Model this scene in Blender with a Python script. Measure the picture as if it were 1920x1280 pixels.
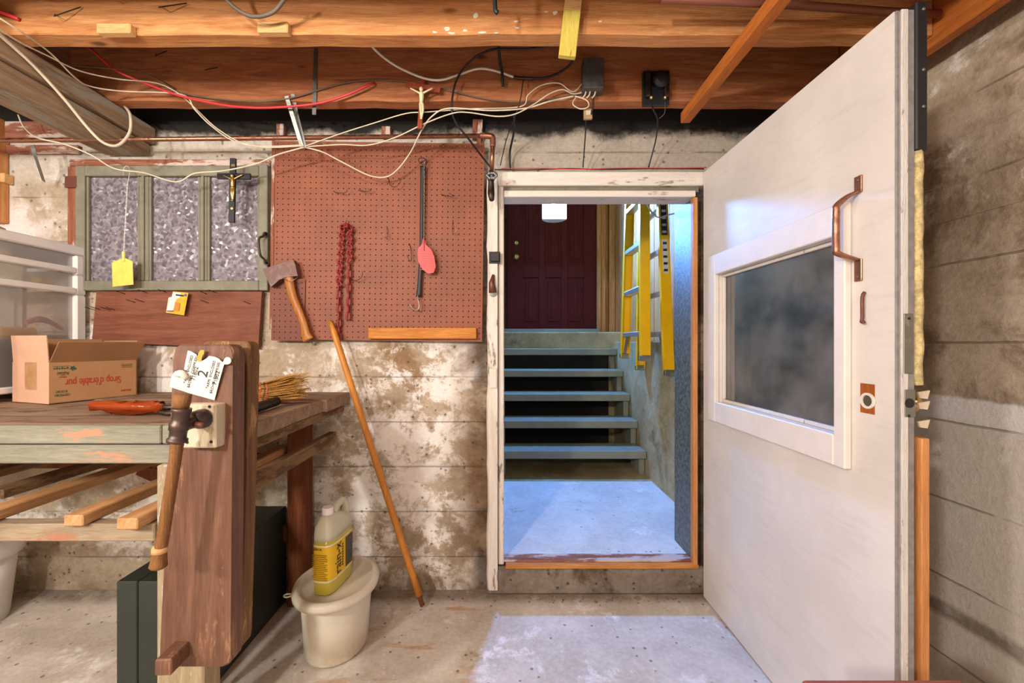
import bpy, bmesh, math, random
from mathutils import Vector, Matrix
random.seed(7)
for o in list(bpy.data.objects): bpy.data.objects.remove(o)
scene = bpy.context.scene
C = scene.collection
# ---------------------------------------------------------------- camera
F, CX, CY, H = 774.0, 940.0, 643.0, 1.153      # focal length in px (1920 wide), vanishing point, eye height
cam_d = bpy.data.cameras.new('camera'); cam = bpy.data.objects.new('camera', cam_d); C.objects.link(cam)
cam.location = (0, 0, H); cam.rotation_euler = (math.pi/2, 0, 0)
cam_d.sensor_width = 36; cam_d.lens = F/1920*36
cam_d.shift_x = (960-CX)/1920; cam_d.shift_y = (CY-640)/1920
cam_d.clip_start = .01
scene.camera = cam
# ---------------------------------------------------------------- world, lights, exposure
w = bpy.data.worlds.new('world'); scene.world = w; w.use_nodes = True
w.node_tree.nodes['Background'].inputs[0].default_value = (.05, .05, .06, 1)
w.node_tree.nodes['Background'].inputs[1].default_value = .3
vs = scene.view_settings
vs.view_transform = 'Standard'; vs.look = 'None'; vs.gamma = 1; vs.use_curve_mapping = False
vs.exposure = 1.42
def bulb(name, loc, watts, col, r=.05):
    d = bpy.data.lights.new(name, 'POINT'); d.energy = watts; d.color = col; d.shadow_soft_size = r
    o = bpy.data.objects.new(name, d); o.location = loc; C.objects.link(o)
WARM = (1, .90, .79)
bulb('ceiling_bulb_light', (-.62, .52, 2.10), 7, WARM, .05)
bulb('left_bulb_light', (-2.45, .15, 2.02), 11, (1, .93, .85), .06)
bulb('work_lamp_light', (-1.72, -.47, 1.68), 35, (1, .95, .90), .07)
bulb('second_work_lamp_light', (-1.2, -.98, 1.80), 54, (1, .95, .90), .07)
bulb('rear_fill_light', (.3, -1.6, 2.0), 24, (1, .95, .90), .12)  # unseen lamp added as fill for the drawer fronts and floor
# ---------------------------------------------------------------- helpers
def P(px, py, Y): return Vector(((px-CX)*Y/F, Y, H-(py-CY)*Y/F))
def srgb(h):
    h = h.lstrip('#'); c = [int(h[i:i+2], 16)/255 for i in (0, 2, 4)]
    return tuple([x/12.92 if x <= .04045 else ((x+.055)/1.055)**2.4 for x in c]+[1])
def nd(nt, t, ins=None, **pr):
    n = nt.nodes.new(t)
    for k, v in pr.items(): setattr(n, k, v)
    for k, v in (ins or {}).items():
        if isinstance(v, bpy.types.NodeSocket): nt.links.new(v, n.inputs[k])
        else: n.inputs[k].default_value = v
    return n
def mixc(nt, fac, a, b, blend='MIX'):
    n = nt.nodes.new('ShaderNodeMix'); n.data_type = 'RGBA'; n.blend_type = blend; n.clamp_factor = True
    for i, v in ((0, fac), (6, a), (7, b)):
        if isinstance(v, bpy.types.NodeSocket): nt.links.new(v, n.inputs[i])
        else: n.inputs[i].default_value = v
    return n.outputs[2]
def math_(nt, op, a, b=0.0, c=0.0):
    n = nt.nodes.new('ShaderNodeMath'); n.operation = op
    for i, v in enumerate((a, b, c)):
        if isinstance(v, bpy.types.NodeSocket): nt.links.new(v, n.inputs[i])
        else: n.inputs[i].default_value = v
    return n.outputs[0]
def step(nt, v, a, b):
    n = nt.nodes.new('ShaderNodeMapRange'); n.interpolation_type = 'SMOOTHSTEP'
    nt.links.new(v, n.inputs[0]); n.inputs[1].default_value = a; n.inputs[2].default_value = b
    return n.outputs[0]
def noise(nt, vec, scale, detail=6, rough=.6, dist=0.0):
    return nd(nt, 'ShaderNodeTexNoise', {'Vector': vec, 'Scale': scale, 'Detail': detail, 'Roughness': rough, 'Distortion': dist}).outputs[0]
def mapping(nt, vec, scale=(1, 1, 1), loc=(0, 0, 0), rot=(0, 0, 0)):
    return nd(nt, 'ShaderNodeMapping', {'Vector': vec, 'Scale': scale, 'Location': loc, 'Rotation': rot}).outputs[0]
def base(name):
    m = bpy.data.materials.new(name); m.use_nodes = True
    nt = m.node_tree; b = nt.nodes['Principled BSDF']
    return m, nt, b
def objco(nt): return nd(nt, 'ShaderNodeTexCoord').outputs['Object']
def setbump(nt, b, h, strength=.4, dist=.01):
    n = nd(nt, 'ShaderNodeBump', {'Height': h, 'Strength': strength, 'Distance': dist})
    nt.links.new(n.outputs[0], b.inputs['Normal'])
def plain(name, hexc, rough=.6, metal=0.0, var=.12, vscale=25, bump=.15, alpha=1, spec=None):
    m, nt, b = base(name); co = objco(nt); c = srgb(hexc)
    n = noise(nt, co, vscale, 5)
    d = tuple([max(0, x*(1-2.2*var)) for x in c[:3]]+[1])
    nt.links.new(mixc(nt, step(nt, n, .35, .65), d, c), b.inputs['Base Color'])
    b.inputs['Roughness'].default_value = rough; b.inputs['Metallic'].default_value = metal
    if spec is not None: b.inputs['Specular IOR Level'].default_value = spec
    if bump: setbump(nt, b, noise(nt, co, vscale*6, 3), bump, .002)
    return m
def wood(name, c1, c2, axis='X', rough=.6, freq=1.0, bump=.3, knots=True, wear=None, wearamt=.5, c3=None):
    """grain runs along axis; optional worn-through colour"""
    m, nt, b = base(name); co = objco(nt)
    s = {'X': (1.2, 14, 14), 'Y': (14, 1.2, 14), 'Z': (14, 14, 1.2)}[axis]
    s = tuple(x*freq for x in s)
    v = mapping(nt, co, s)
    n1 = noise(nt, v, 1.6, 9, .65, 1.2)
    col = nd(nt, 'ShaderNodeValToRGB', {'Fac': n1})
    e = col.color_ramp.elements
    e[0].position = .33; e[0].color = srgb(c1); e[1].position = .66; e[1].color = srgb(c2)
    out = col.outputs[0]
    big = noise(nt, co, 2.3*freq, 3)
    out = mixc(nt, math_(nt, 'MULTIPLY', step(nt, big, .45, .7), .55), out, srgb(c3 or c1))
    fine = noise(nt, mapping(nt, co, tuple(x*6 for x in s)), 2.0, 4, .7)
    out = mixc(nt, .42, out, fine, 'OVERLAY')
    if knots:
        vo = nd(nt, 'ShaderNodeTexVoronoi', {'Vector': mapping(nt, co, tuple(.7*(x if x > 5 else x*2)**.5 for x in s)), 'Scale': 1.7})
        k = step(nt, vo.outputs['Distance'], .10, .04)
        out = mixc(nt, math_(nt, 'MULTIPLY', k, .75), out, (.03, .012, .005, 1))
    if wear:
        wn = noise(nt, mapping(nt, co, tuple(x**.6 for x in s)), 3.2, 8, .7)
        out = mixc(nt, step(nt, wn, .62-wearamt*.25, .68-wearamt*.22), out, srgb(wear))
    nt.links.new(out, b.inputs['Base Color']); b.inputs['Roughness'].default_value = rough
    b.inputs['Specular IOR Level'].default_value = .25
    setbump(nt, b, math_(nt, 'ADD', fine, n1), bump, .004)
    return m
def metal(name, hexc, rough=.4, rust=None, amt=.5):
    m, nt, b = base(name); co = objco(nt); n = noise(nt, co, 30, 7, .7)
    col = srgb(hexc)
    if rust:
        k = step(nt, n, .62-amt*.3, .72-amt*.3)
        nt.links.new(mixc(nt, k, col, srgb(rust)), b.inputs['Base Color'])
        nt.links.new(math_(nt, 'SUBTRACT', .95, math_(nt, 'MULTIPLY', k, .7)), b.inputs['Metallic'])
    else:
        b.inputs['Base Color'].default_value = col; b.inputs['Metallic'].default_value = .9
    b.inputs['Roughness'].default_value = rough
    setbump(nt, b, n, .25, .002)
    return m
def concrete(name, lo, hi, white, brown, wamt=.5, bamt=.4, pitch=.21, lineoff=0.0, vertical=True, extra=None, speck=.5, bump=.6, scale=1.0, axis=0):
    """board formed, stained concrete in world space; extra(nt, pos, x, y, z, colour) adds shaped stains"""
    m, nt, b = base(name)
    pos = nd(nt, 'ShaderNodeNewGeometry').outputs['Position']
    sp = nd(nt, 'ShaderNodeSeparateXYZ', {0: pos}); x, y, z = sp.outputs
    n1 = noise(nt, pos, 2.4*scale, 12, .66, .3)
    st = (1, 1, 1.15) if vertical else (1, 1, 1)
    n2 = noise(nt, mapping(nt, pos, st, (3, 5, 1)), 2.6*scale, 13, .72, .2)
    n3 = noise(nt, mapping(nt, pos, st, (9, 2, 4)), 1.9*scale, 12, .68, .4)
    n4 = noise(nt, pos, 55, 8, .7)
    out = mixc(nt, step(nt, n1, .35, .68), srgb(lo), srgb(hi))
    t = .66-.22*bamt
    out = mixc(nt, math_(nt, 'MULTIPLY', step(nt, n3, t, t+.13), .85), out, srgb(brown))
    t = .68-.25*wamt
    wm = step(nt, n2, t, t+.09)
    out = mixc(nt, math_(nt, 'MULTIPLY', wm, .85), out, srgb(white))
    if extra: out = extra(nt, pos, x, y, z, out, n1, n2, n3)
    out = mixc(nt, .42, out, n4, 'OVERLAY')
    vo = nd(nt, 'ShaderNodeTexVoronoi', {'Vector': pos, 'Scale': 46.0})
    rnd = nd(nt, 'ShaderNodeSeparateColor', {0: vo.outputs['Color']}).outputs[0]
    pit = math_(nt, 'MULTIPLY', step(nt, vo.outputs['Distance'], .34, .20), step(nt, rnd, 1-.25*speck, 1-.2*speck))
    out = mixc(nt, math_(nt, 'MULTIPLY', pit, .6), out, (.045, .035, .03, 1))
    h = math_(nt, 'ADD', math_(nt, 'MULTIPLY', n4, .45), math_(nt, 'MULTIPLY', n2, .8))
    h = math_(nt, 'SUBTRACT', h, math_(nt, 'MULTIPLY', pit, .5))
    if pitch:
        wob = noise(nt, mapping(nt, pos, (1, 1, .2)), 6, 5)
        zz = math_(nt, 'ADD', math_(nt, 'ADD', z, lineoff), math_(nt, 'MULTIPLY', wob, .012))
        fr = math_(nt, 'PINGPONG', zz, pitch/2)
        ln = step(nt, fr, .0045, .0012)
        brk = step(nt, noise(nt, mapping(nt, pos, (1, 1, .3)), 3.5, 4), .38, .52)
        ln = math_(nt, 'MULTIPLY', ln, brk)
        out = mixc(nt, math_(nt, 'MULTIPLY', ln, .45), out, srgb('#4a3c30'))
        h = math_(nt, 'SUBTRACT', h, math_(nt, 'MULTIPLY', ln, .5))
    nt.links.new(out, b.inputs['Base Color']); b.inputs['Roughness'].default_value = .88
    b.inputs['Specular IOR Level'].default_value = .2
    setbump(nt, b, h, bump, .012)
    return m
# geometry -----------------------------------------------------------------
class MB:
    def __init__(s): s.bm = bmesh.new()
    def box(s, x0, x1, y0, y1, z0, z1, bev=0, M=None):
        r = bmesh.ops.create_cube(s.bm, size=1)
        vs_ = r['verts']
        for v in vs_: v.co = Vector((x0+(v.co.x+.5)*(x1-x0), y0+(v.co.y+.5)*(y1-y0), z0+(v.co.z+.5)*(z1-z0)))
        if bev:
            es = list({e for v in vs_ for e in v.link_edges})
            rr = bmesh.ops.bevel(s.bm, geom=es, offset=bev, segments=1, affect='EDGES', profile=.5)
            vs_ = rr['verts'] if M is not None else vs_
            if M is not None:
                vv = set()
                for f in rr['faces']: vv.update(f.verts)
                vs_ = list(vv)
        if M is not None:
            for v in vs_: v.co = M @ v.co
        return s
    def bar(s, a, b, w, t, up=(0, 0, 1), bev=0):
        """rectangular stick from a to b: width w across (a-b x up), t along up-ish"""
        a, b = Vector(a), Vector(b); d = b-a; L = d.length; d.normalize()
        u = Vector(up); sx = d.cross(u).normalized(); u = sx.cross(d).normalized()
        M = Matrix(((sx.x, d.x, u.x, a.x), (sx.y, d.y, u.y, a.y), (sx.z, d.z, u.z, a.z), (0, 0, 0, 1)))
        return s.box(-w/2, w/2, 0, L, -t/2, t/2, bev, M)
    def tube(s, pts, r, n=8, smooth=0, closed=False, cap=True, flat=None):
        pts = [Vector(p) for p in pts]
        rs = list(r) if isinstance(r, (list, tuple)) else [r]*len(pts)
        if smooth:
            q, qr = [], []
            N = len(pts)
            for i in range(N if closed else N-1):
                if closed: p0, p1, p2, p3 = pts[i-1], pts[i], pts[(i+1) % N], pts[(i+2) % N]; ra, rb = rs[i], rs[(i+1) % N]
                else: p0, p1, p2, p3 = pts[max(i-1, 0)], pts[i], pts[i+1], pts[min(i+2, N-1)]; ra, rb = rs[i], rs[i+1]
                for k in range(smooth):
                    t = k/smooth
                    q.append(.5*((2*p1)+(p2-p0)*t+(2*p0-5*p1+4*p2-p3)*t*t+(3*p1-p0-3*p2+p3)*t**3)); qr.append(tuple(u+(v-u)*t for u, v in zip(ra, rb)) if isinstance(ra, tuple) else ra+(rb-ra)*t)
            if not closed: q.append(pts[-1]); qr.append(rs[-1])
            pts, rs = q, qr
        N = len(pts); rings = []; nrm = None
        for i in range(N):
            if closed: d = pts[(i+1) % N]-pts[i-1]
            else: d = pts[min(i+1, N-1)]-pts[max(i-1, 0)]
            if d.length < 1e-9: d = Vector((0, 0, 1))
            d.normalize()
            if nrm is None: nrm = d.orthogonal().normalized() if flat is None else Vector(flat)
            nrm = (nrm-d*nrm.dot(d))
            nrm = nrm.normalized() if nrm.length > 1e-6 else d.orthogonal().normalized()
            bn = d.cross(nrm)
            rr = rs[i]; ra, rb = rr if isinstance(rr, tuple) else (rr, rr)
            rings.append([s.bm.verts.new(pts[i]+nrm*(ra*math.cos(2*math.pi*k/n))+bn*(rb*math.sin(2*math.pi*k/n))) for k in range(n)])
        for i in range(N if closed else N-1):
            A, B = rings[i], rings[(i+1) % N]
            for k in range(n): s.bm.faces.new((A[k], A[(k+1) % n], B[(k+1) % n], B[k]))
        if cap and not closed:
            s.bm.faces.new(rings[0][::-1]); s.bm.faces.new(rings[-1])
        return s
    def lathe(s, prof, n=24, c=(0, 0, 0), sx=1, sy=1, M=None, cap=True):
        rings = []
        for r, z in prof:
            ring = []
            for k in range(n):
                a = 2*math.pi*k/n; p = Vector((r*sx*math.cos(a), r*sy*math.sin(a), z))
                p = (M @ p) if M is not None else p+Vector(c)
                ring.append(s.bm.verts.new(p))
            rings.append(ring)
        for A, B in zip(rings, rings[1:]):
            for k in range(n): s.bm.faces.new((A[k], A[(k+1) % n], B[(k+1) % n], B[k]))
        if cap: s.bm.faces.new(rings[0][::-1]); s.bm.faces.new(rings[-1])
        return s
    def prism(s, poly, d):
        """closed polygon of points extruded by vector d"""
        d = Vector(d); A = [s.bm.verts.new(Vector(p)) for p in poly]; B = [s.bm.verts.new(Vector(p)+d) for p in poly]
        s.bm.faces.new(A[::-1]); s.bm.faces.new(B); n = len(A)
        for k in range(n): s.bm.faces.new((A[k], A[(k+1) % n], B[(k+1) % n], B[k]))
        return s
    def poly(s, pts): s.bm.faces.new([s.bm.verts.new(Vector(p)) for p in pts]); return s
    def sphere(s, c, r, sc=(1, 1, 1), u=12, v=8):
        rr = bmesh.ops.create_uvsphere(s.bm, u_segments=u, v_segments=v, radius=r)
        for vv in rr['verts']: vv.co = Vector((vv.co.x*sc[0], vv.co.y*sc[1], vv.co.z*sc[2]))+Vector(c)
        return s
    def build(s, name, mat, parent=None, smooth=False, origin=None):
        bmesh.ops.recalc_face_normals(s.bm, faces=s.bm.faces)
        me = bpy.data.meshes.new(name); s.bm.to_mesh(me); s.bm.free()
        return link(name, me, mat, parent, smooth, origin)
def wloc(o):
    v = Vector((0, 0, 0))
    while o: v += o.location; o = o.parent
    return v
def link(name, me, mat, parent=None, smooth=False, origin=None):
    o = bpy.data.objects.new(name, me); C.objects.link(o)
    if mat: me.materials.append(mat)
    if smooth:
        for p in me.polygons: p.use_smooth = True
        if smooth != True: pass
    if origin is None:
        cs = [v.co for v in me.vertices]
        lo = Vector([min(c[i] for c in cs) for i in range(3)]); hi = Vector([max(c[i] for c in cs) for i in range(3)])
        origin = Vector(((lo.x+hi.x)/2, (lo.y+hi.y)/2, lo.z))
    origin = Vector(origin); me.transform(Matrix.Translation(-origin))
    o.location = origin
    if parent: o.parent = parent; o.location = origin-wloc(parent)
    return o
def tag(o, label, cat, group=None):
    o['label'] = label; o['category'] = cat
    if group: o['group'] = group
    return o
def struct(o, label=None):
    o['kind'] = 'structure'
    if label: o['label'] = label
    return o
def thing(name, label, cat, loc, group=None):
    o = bpy.data.objects.new(name, None); o.empty_display_size = .05; C.objects.link(o); o.location = loc
    return tag(o, label, cat, group)
def sroot(name, loc, label=None):
    o = bpy.data.objects.new(name, None); o.empty_display_size = .05; C.objects.link(o); o.location = loc
    return struct(o, label)
def text(name, body, size, mat, org, xd, yd, parent, align='LEFT', extr=.0004, sx=1.0):
    cu = bpy.data.curves.new(name, 'FONT'); cu.body = body; cu.size = size; cu.align_x = align; cu.extrude = extr
    t = bpy.data.objects.new(name, cu); C.objects.link(t)
    me = bpy.data.meshes.new_from_object(t.evaluated_get(bpy.context.evaluated_depsgraph_get()))
    bpy.data.objects.remove(t); bpy.data.curves.remove(cu)
    xd = Vector(xd).normalized(); yd = Vector(yd).normalized(); zd = xd.cross(yd); org = Vector(org)
    M = Matrix(((xd.x*sx, yd.x, zd.x, org.x), (xd.y*sx, yd.y, zd.y, org.y), (xd.z*sx, yd.z, zd.z, org.z), (0, 0, 0, 1)))
    me.transform(M)
    return link(name, me, mat, parent)
# ================================================================ materials
M = {}
def stain_back(nt, pos, x, y, z, c, n1, n2, n3):
    # white lime bloom around mid wall and at the upper left, brown damp beside the door post, black tar band at the top
    side = math_(nt, 'MULTIPLY', step(nt, x, -.34, -.12), step(nt, n3, .36, .56))
    c = mixc(nt, math_(nt, 'MULTIPLY', side, .8), c, srgb('#6b5138'))
    edge = math_(nt, 'MULTIPLY', step(nt, x, -.17, -.09), step(nt, n2, .40, .55))
    c = mixc(nt, math_(nt, 'MULTIPLY', edge, .75), c, srgb('#352a20'))
    up = math_(nt, 'MULTIPLY', step(nt, x, -1.68, -1.78), step(nt, z, 1.45, 1.62))
    c = mixc(nt, math_(nt, 'MULTIPLY', math_(nt, 'MULTIPLY', up, step(nt, n1, .46, .58)), .7), c, srgb('#d8ccc8'))
    lime = math_(nt, 'MULTIPLY', math_(nt, 'MULTIPLY', step(nt, x, -.95, -.7), step(nt, x, -.10, -.30)), step(nt, z, 1.2, 1.1))
    ln_ = noise(nt, mapping(nt, pos, (1, 1, 1), (4, 1, 7)), 5.5, 13, .75, .3)
    c = mixc(nt, math_(nt, 'MULTIPLY', math_(nt, 'MULTIPLY', lime, step(nt, ln_, .47, .56)), .85), c, srgb('#f2eee8'))
    ov = step(nt, z, 1.86, 1.95)
    c = mixc(nt, math_(nt, 'MULTIPLY', ov, .7), c, srgb('#c9c0b2'))
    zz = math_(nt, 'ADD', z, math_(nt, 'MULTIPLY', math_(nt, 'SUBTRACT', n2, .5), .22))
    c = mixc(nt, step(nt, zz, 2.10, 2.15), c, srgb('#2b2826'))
    low = math_(nt, 'MULTIPLY', step(nt, z, .14, .02), step(nt, n3, .3, .6))
    return mixc(nt, math_(nt, 'MULTIPLY', low, .6), c, srgb('#6d5639'))
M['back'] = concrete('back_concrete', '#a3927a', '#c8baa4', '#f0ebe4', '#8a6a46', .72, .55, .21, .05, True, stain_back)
def stain_right(nt, pos, x, y, z, c, n1, n2, n3):
    zz = math_(nt, 'ADD', z, math_(nt, 'MULTIPLY', math_(nt, 'SUBTRACT', n2, .5), .05))
    low = step(nt, zz, .975, .96)
    c = mixc(nt, math_(nt, 'MULTIPLY', low, .9), c, srgb('#e6ddcf'))
    band = math_(nt, 'MULTIPLY', low, step(nt, zz, .87, .90))
    c = mixc(nt, math_(nt, 'MULTIPLY', band, .8), c, srgb('#f6f2ec'))
    b2 = math_(nt, 'MULTIPLY', step(nt, math_(nt, 'ABSOLUTE', math_(nt, 'SUBTRACT', zz, .235)), .04, .01), step(nt, n3, .35, .55))
    return mixc(nt, math_(nt, 'MULTIPLY', b2, .7), c, srgb('#5d4a33'))
M['right'] = concrete('right_concrete', '#b39f86', '#d6c4ad', '#f0e9df', '#80664c', .42, .85, .27, .19, True, stain_right, .7, .8)
M['stair_concrete'] = concrete('stair_concrete', '#97855f', '#bba982', '#c2b7a0', '#6f6040', .4, .5, 0, 0, False, None, .2, .4)
M['plain_concrete'] = concrete('plain_concrete', '#9a9084', '#b5aca0', '#d5cec6', '#7a6a58', .4, .4, .25, 0, True)
def stain_floor(nt, pos, x, y, z, c, n1, n2, n3):
    rn = noise(nt, mapping(nt, pos, (1.2, 4.5, 1), (2, 1, 0), (0, 0, .35)), 2.3, 8, .65)
    reg = math_(nt, 'MULTIPLY', step(nt, x, -.8, -.5), step(nt, x, .05, -.2))
    c = mixc(nt, math_(nt, 'MULTIPLY', math_(nt, 'MULTIPLY', step(nt, rn, .56, .62), reg), .55), c, srgb('#b5793f'))
    st = noise(nt, mapping(nt, pos, (2, 16, 1), (0, 0, 0), (0, 0, .7)), 1.5, 6, .6)
    le = step(nt, x, -.9, -1.2)
    c = mixc(nt, math_(nt, 'MULTIPLY', math_(nt, 'MULTIPLY', step(nt, st, .5, .66), le), .5), c, srgb('#d2c6be'))
    rub = math_(nt, 'MULTIPLY', step(nt, y, 1.80, 1.88), step(nt, n2, .3, .5))
    return mixc(nt, math_(nt, 'MULTIPLY', rub, .7), c, srgb('#5f4d38'))
M['floor'] = concrete('floor_concrete', '#bdb3a6', '#d6cdc1', '#ebe6e0', '#a48d68', .5, .34, 0, 0, False, stain_floor, .35, .35, 1.4)
M['step_concrete'] = concrete('step_concrete', '#77695a', '#94877a', '#bdb3a6', '#54452f', .3, .6, 0, 0, False, None, .7, 1.0, 2.5)
M['landing'] = concrete('landing_paint', '#c9c9c6', '#dcdcd8', '#ececea', '#8a8073', .4, .18, 0, 0, False, None, .12, .15, 1.6)
M['joist'] = wood('joist_wood', '#a8683a', '#d39a62', 'X', .7, 1.7, .5, True, None, .5, '#bf7f4a')
M['joist_b'] = wood('rough_joist_wood', '#8d5030', '#b87a50', 'X', .75, 1.8, .6, True, None, .5, '#9c5c38')
M['subfloor'] = wood('subfloor_wood', '#4a2d19', '#6d4326', 'Y', .8, .7)
M['beam'] = wood('old_beam_wood', '#7d6650', '#ab9174', 'Y', .8, .9, .7, True, '#9a9284', .45)
M['orange_y'] = wood('orange_strip_wood', '#a85a24', '#cf7d38', 'Y', .55, 1.2, .3)
M['orange_x'] = wood('orange_batten_wood', '#b06a2c', '#d69548', 'X', .6, 1.4, .4)
M['orange_z'] = wood('orange_stud_wood', '#b0703c', '#d59a60', 'Z', .6, 1.2, .4)
M['pale_x'] = wood('pale_block_wood', '#c4935c', '#dfb47c', 'X', .6, 2, .4, False)
M['pink_trim'] = wood('worn_red_trim', '#7d4630', '#a5705a', 'X', .8, 1.5, .5, False, '#c9b8ac', .55)
M['pink_trim_z'] = wood('worn_red_trim_upright', '#7d4630', '#a06a50', 'Z', .8, 1.5, .5, False, '#c9b8ac', .35)
M['green'] = plain('grey_green_paint', '#83806c', .6, 0, .10, 18, .3)
M['whitepaint'] = plain('cream_white_paint', '#e6ddd2', .55, 0, .03, 9, .25)
M['doorpaint'] = plain('door_white_paint', '#e4dbd2', .5, 0, .025, 6, .25)
M['trimpaint'] = wood('chipped_white_paint', '#d8cfc2', '#e8e1d6', 'Z', .6, 1.6, .45, False, '#8f8272', .18)
M['trimpaint_x'] = wood('chipped_white_paint_header', '#ddd5ca', '#ebe4da', 'X', .6, 1.6, .3, False, '#a39684', .12)
M['peg'] = plain('pegboard_hardboard', '#8e4e31', .6, 0, .09, 5, .1)
M['peg_dark'] = plain('pegboard_patch', '#783f28', .6, 0, .09, 5, .1)
M['copper'] = metal('copper', '#a5745a', .34, '#7d513c', .5)
M['iron'] = metal('dark_iron', '#4a4038', .45, '#3a2a22', .5)
M['rust'] = metal('rusty_steel', '#7b5a48', .5, '#6e4030', .8)
M['rustaxe'] = metal('rusted_axe_steel', '#75625c', .55, '#6b4f48', .7)
M['galv'] = metal('galvanised_steel', '#8d8f8a', .5, '#8b8a80', .35)
M['wire'] = plain('black_wire', '#26211e', .5, .3, .1, 30, 0)
M['steelwire'] = metal('dull_wire', '#9a938a', .4)
M['blackrub'] = plain('black_rubber', '#1b1c20', .5, 0, .1, 30, .1)
M['cream'] = plain('cream_cable', '#ddcfb4', .5, 0, .08, 20, 0)
M['whitecab'] = plain('white_cable', '#dcd8d2', .4, 0, .05, 20, 0)
M['browncab'] = plain('brown_cable', '#66584a', .6, 0, .1, 20, 0)
M['redcab'] = plain('red_cable', '#d4343c', .4, 0, .06, 20, 0)
M['maroon'] = plain('maroon_door_paint', '#5a201a', .75, 0, .08, 4, .05, 1, .1)
M['stairgreen'] = plain('grey_green_stair_paint', '#8f917f', .5, 0, .06, 9, .1)
M['yellowf'] = plain('yellow_fibreglass', '#f2bd0c', .35, 0, .04, 8, .05)
M['alu'] = metal('aluminium', '#c9ccd0', .35)
M['brass'] = metal('brass', '#c9a86a', .3)
def clear_glass(name, tint=(.9, .92, .92, 1), gloss=.12, rough=.02):
    m, nt, b = base(name); nt.nodes.remove(b); out = nt.nodes['Material Output']
    tr = nd(nt, 'ShaderNodeBsdfTransparent', {0: tint}); gl = nd(nt, 'ShaderNodeBsdfGlossy', {0: (1, 1, 1, 1), 'Roughness': rough})
    fr = nd(nt, 'ShaderNodeFresnel', {'IOR': 1.6})
    f = math_(nt, 'ADD', fr.outputs[0], gloss); f = math_(nt, 'MINIMUM', f, 1.0)
    mx = nd(nt, 'ShaderNodeMixShader', {0: f, 1: tr.outputs[0], 2: gl.outputs[0]})
    nt.links.new(mx.outputs[0], out.inputs[0]); return m
def dust_haze_glass(name, tint, gloss, rough, dust_haze, damt):
    m = clear_glass(name, tint, gloss, rough); nt = m.node_tree; out = nt.nodes['Material Output']
    cur = out.inputs[0].links[0].from_socket
    co = objco(nt); n = noise(nt, co, 4, 8, .6)
    df = nd(nt, 'ShaderNodeBsdfDiffuse', {0: srgb(dust_haze)})
    mx = nd(nt, 'ShaderNodeMixShader', {0: math_(nt, 'MULTIPLY', step(nt, n, .25, .8), damt), 1: cur, 2: df.outputs[0]})
    nt.links.new(mx.outputs[0], out.inputs[0]); return m
M['doorglass'] = dust_haze_glass('dust_haze_door_glass', (.80, .80, .80, 1), .08, .05, '#aaa6a2', .42)  # grey dust layer, raised to paint in the lit wall seen through
def flake_glass():
    m, nt, b = base('obscure_flake_glass'); co = objco(nt)
    wn = noise(nt, co, 30, 3); wv = nd(nt, 'ShaderNodeVectorMath', {0: co}, operation='ADD')
    nz = nd(nt, 'ShaderNodeTexNoise', {'Vector': co, 'Scale': 26.0}); sc = nd(nt, 'ShaderNodeVectorMath', {0: nz.outputs['Color'], 3: .03}, operation='SCALE')
    nt.links.new(sc.outputs[0], wv.inputs[1])
    vo = nd(nt, 'ShaderNodeTexVoronoi', {'Vector': mapping(nt, wv.outputs[0], (1, .3, 1), (0, 0, 0), (0, .5, 0)), 'Scale': 80.0})
    g = nd(nt, 'ShaderNodeNewGeometry').outputs['Normal']
    t = nd(nt, 'ShaderNodeVectorMath', {0: vo.outputs['Color'], 1: (.5, .5, .5)}, operation='SUBTRACT')
    t2 = nd(nt, 'ShaderNodeVectorMath', {0: t.outputs[0], 3: .8}, operation='SCALE')
    s = nd(nt, 'ShaderNodeVectorMath', {0: g, 1: t2.outputs[0]}, operation='ADD')
    nn = nd(nt, 'ShaderNodeVectorMath', {0: s.outputs[0]}, operation='NORMALIZE')
    nt.links.new(nn.outputs[0], b.inputs['Normal'])
    r = nd(nt, 'ShaderNodeSeparateColor', {0: vo.outputs['Color']}).outputs[1]
    cc = mixc(nt, step(nt, r, .1, .95), srgb('#655f66'), srgb('#8d878e'))
    cc = mixc(nt, math_(nt, 'MULTIPLY', step(nt, vo.outputs['Distance'], .3, .7), .08), cc, srgb('#c9c5cb'))
    nt.links.new(cc, b.inputs['Base Color'])
    b.inputs['Roughness'].default_value = .27; b.inputs['Specular IOR Level'].default_value = .6
    return m
M['flake'] = flake_glass()
# ================================================================ setting
WY = 1.93                                     # back wall face
OX0, OX1 = .012, .887                         # door opening
def banded(x0, x1, z0, z1, y0, y1, pitch=.21, amp=.0035, seed=1):
    """a board-formed wall piece: each board band a few mm in or out"""
    rnd = random.Random(seed); mb = MB(); z = z0; prof = []
    while z < z1-1e-6:
        zn = min(z1, (math.floor((z+.05)/pitch+1e-6)+1)*pitch-.05)
        d = rnd.uniform(0, amp); prof += [(y0+d, z+.001), (y0+d, zn-.001)]; z = zn
    prof = [(prof[0][0], z0)]+prof[1:-1]+[(prof[-1][0], z1), (y1, z1), (y1, z0)]
    return prof
wall = MB()
def wall_piece(x0, x1, z0, z1, y0=WY, y1=2.10, seed=1):
    wall.prism([(x0, a, b) for a, b in banded(x0, x1, z0, z1, y0, y1, seed=seed)], (x1-x0, 0, 0))
wall_piece(-3.45, OX0-.002, 0, 2.42)
wall_piece(OX1+.002, 1.62, 0, 2.42)
wall_piece(OX0-.002, OX1+.002, 1.90, 2.42)
wb = struct(wall.build('wall_back', M['back'], origin=(0, 0, 0)), 'stained board-formed concrete wall around the doorway')
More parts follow.
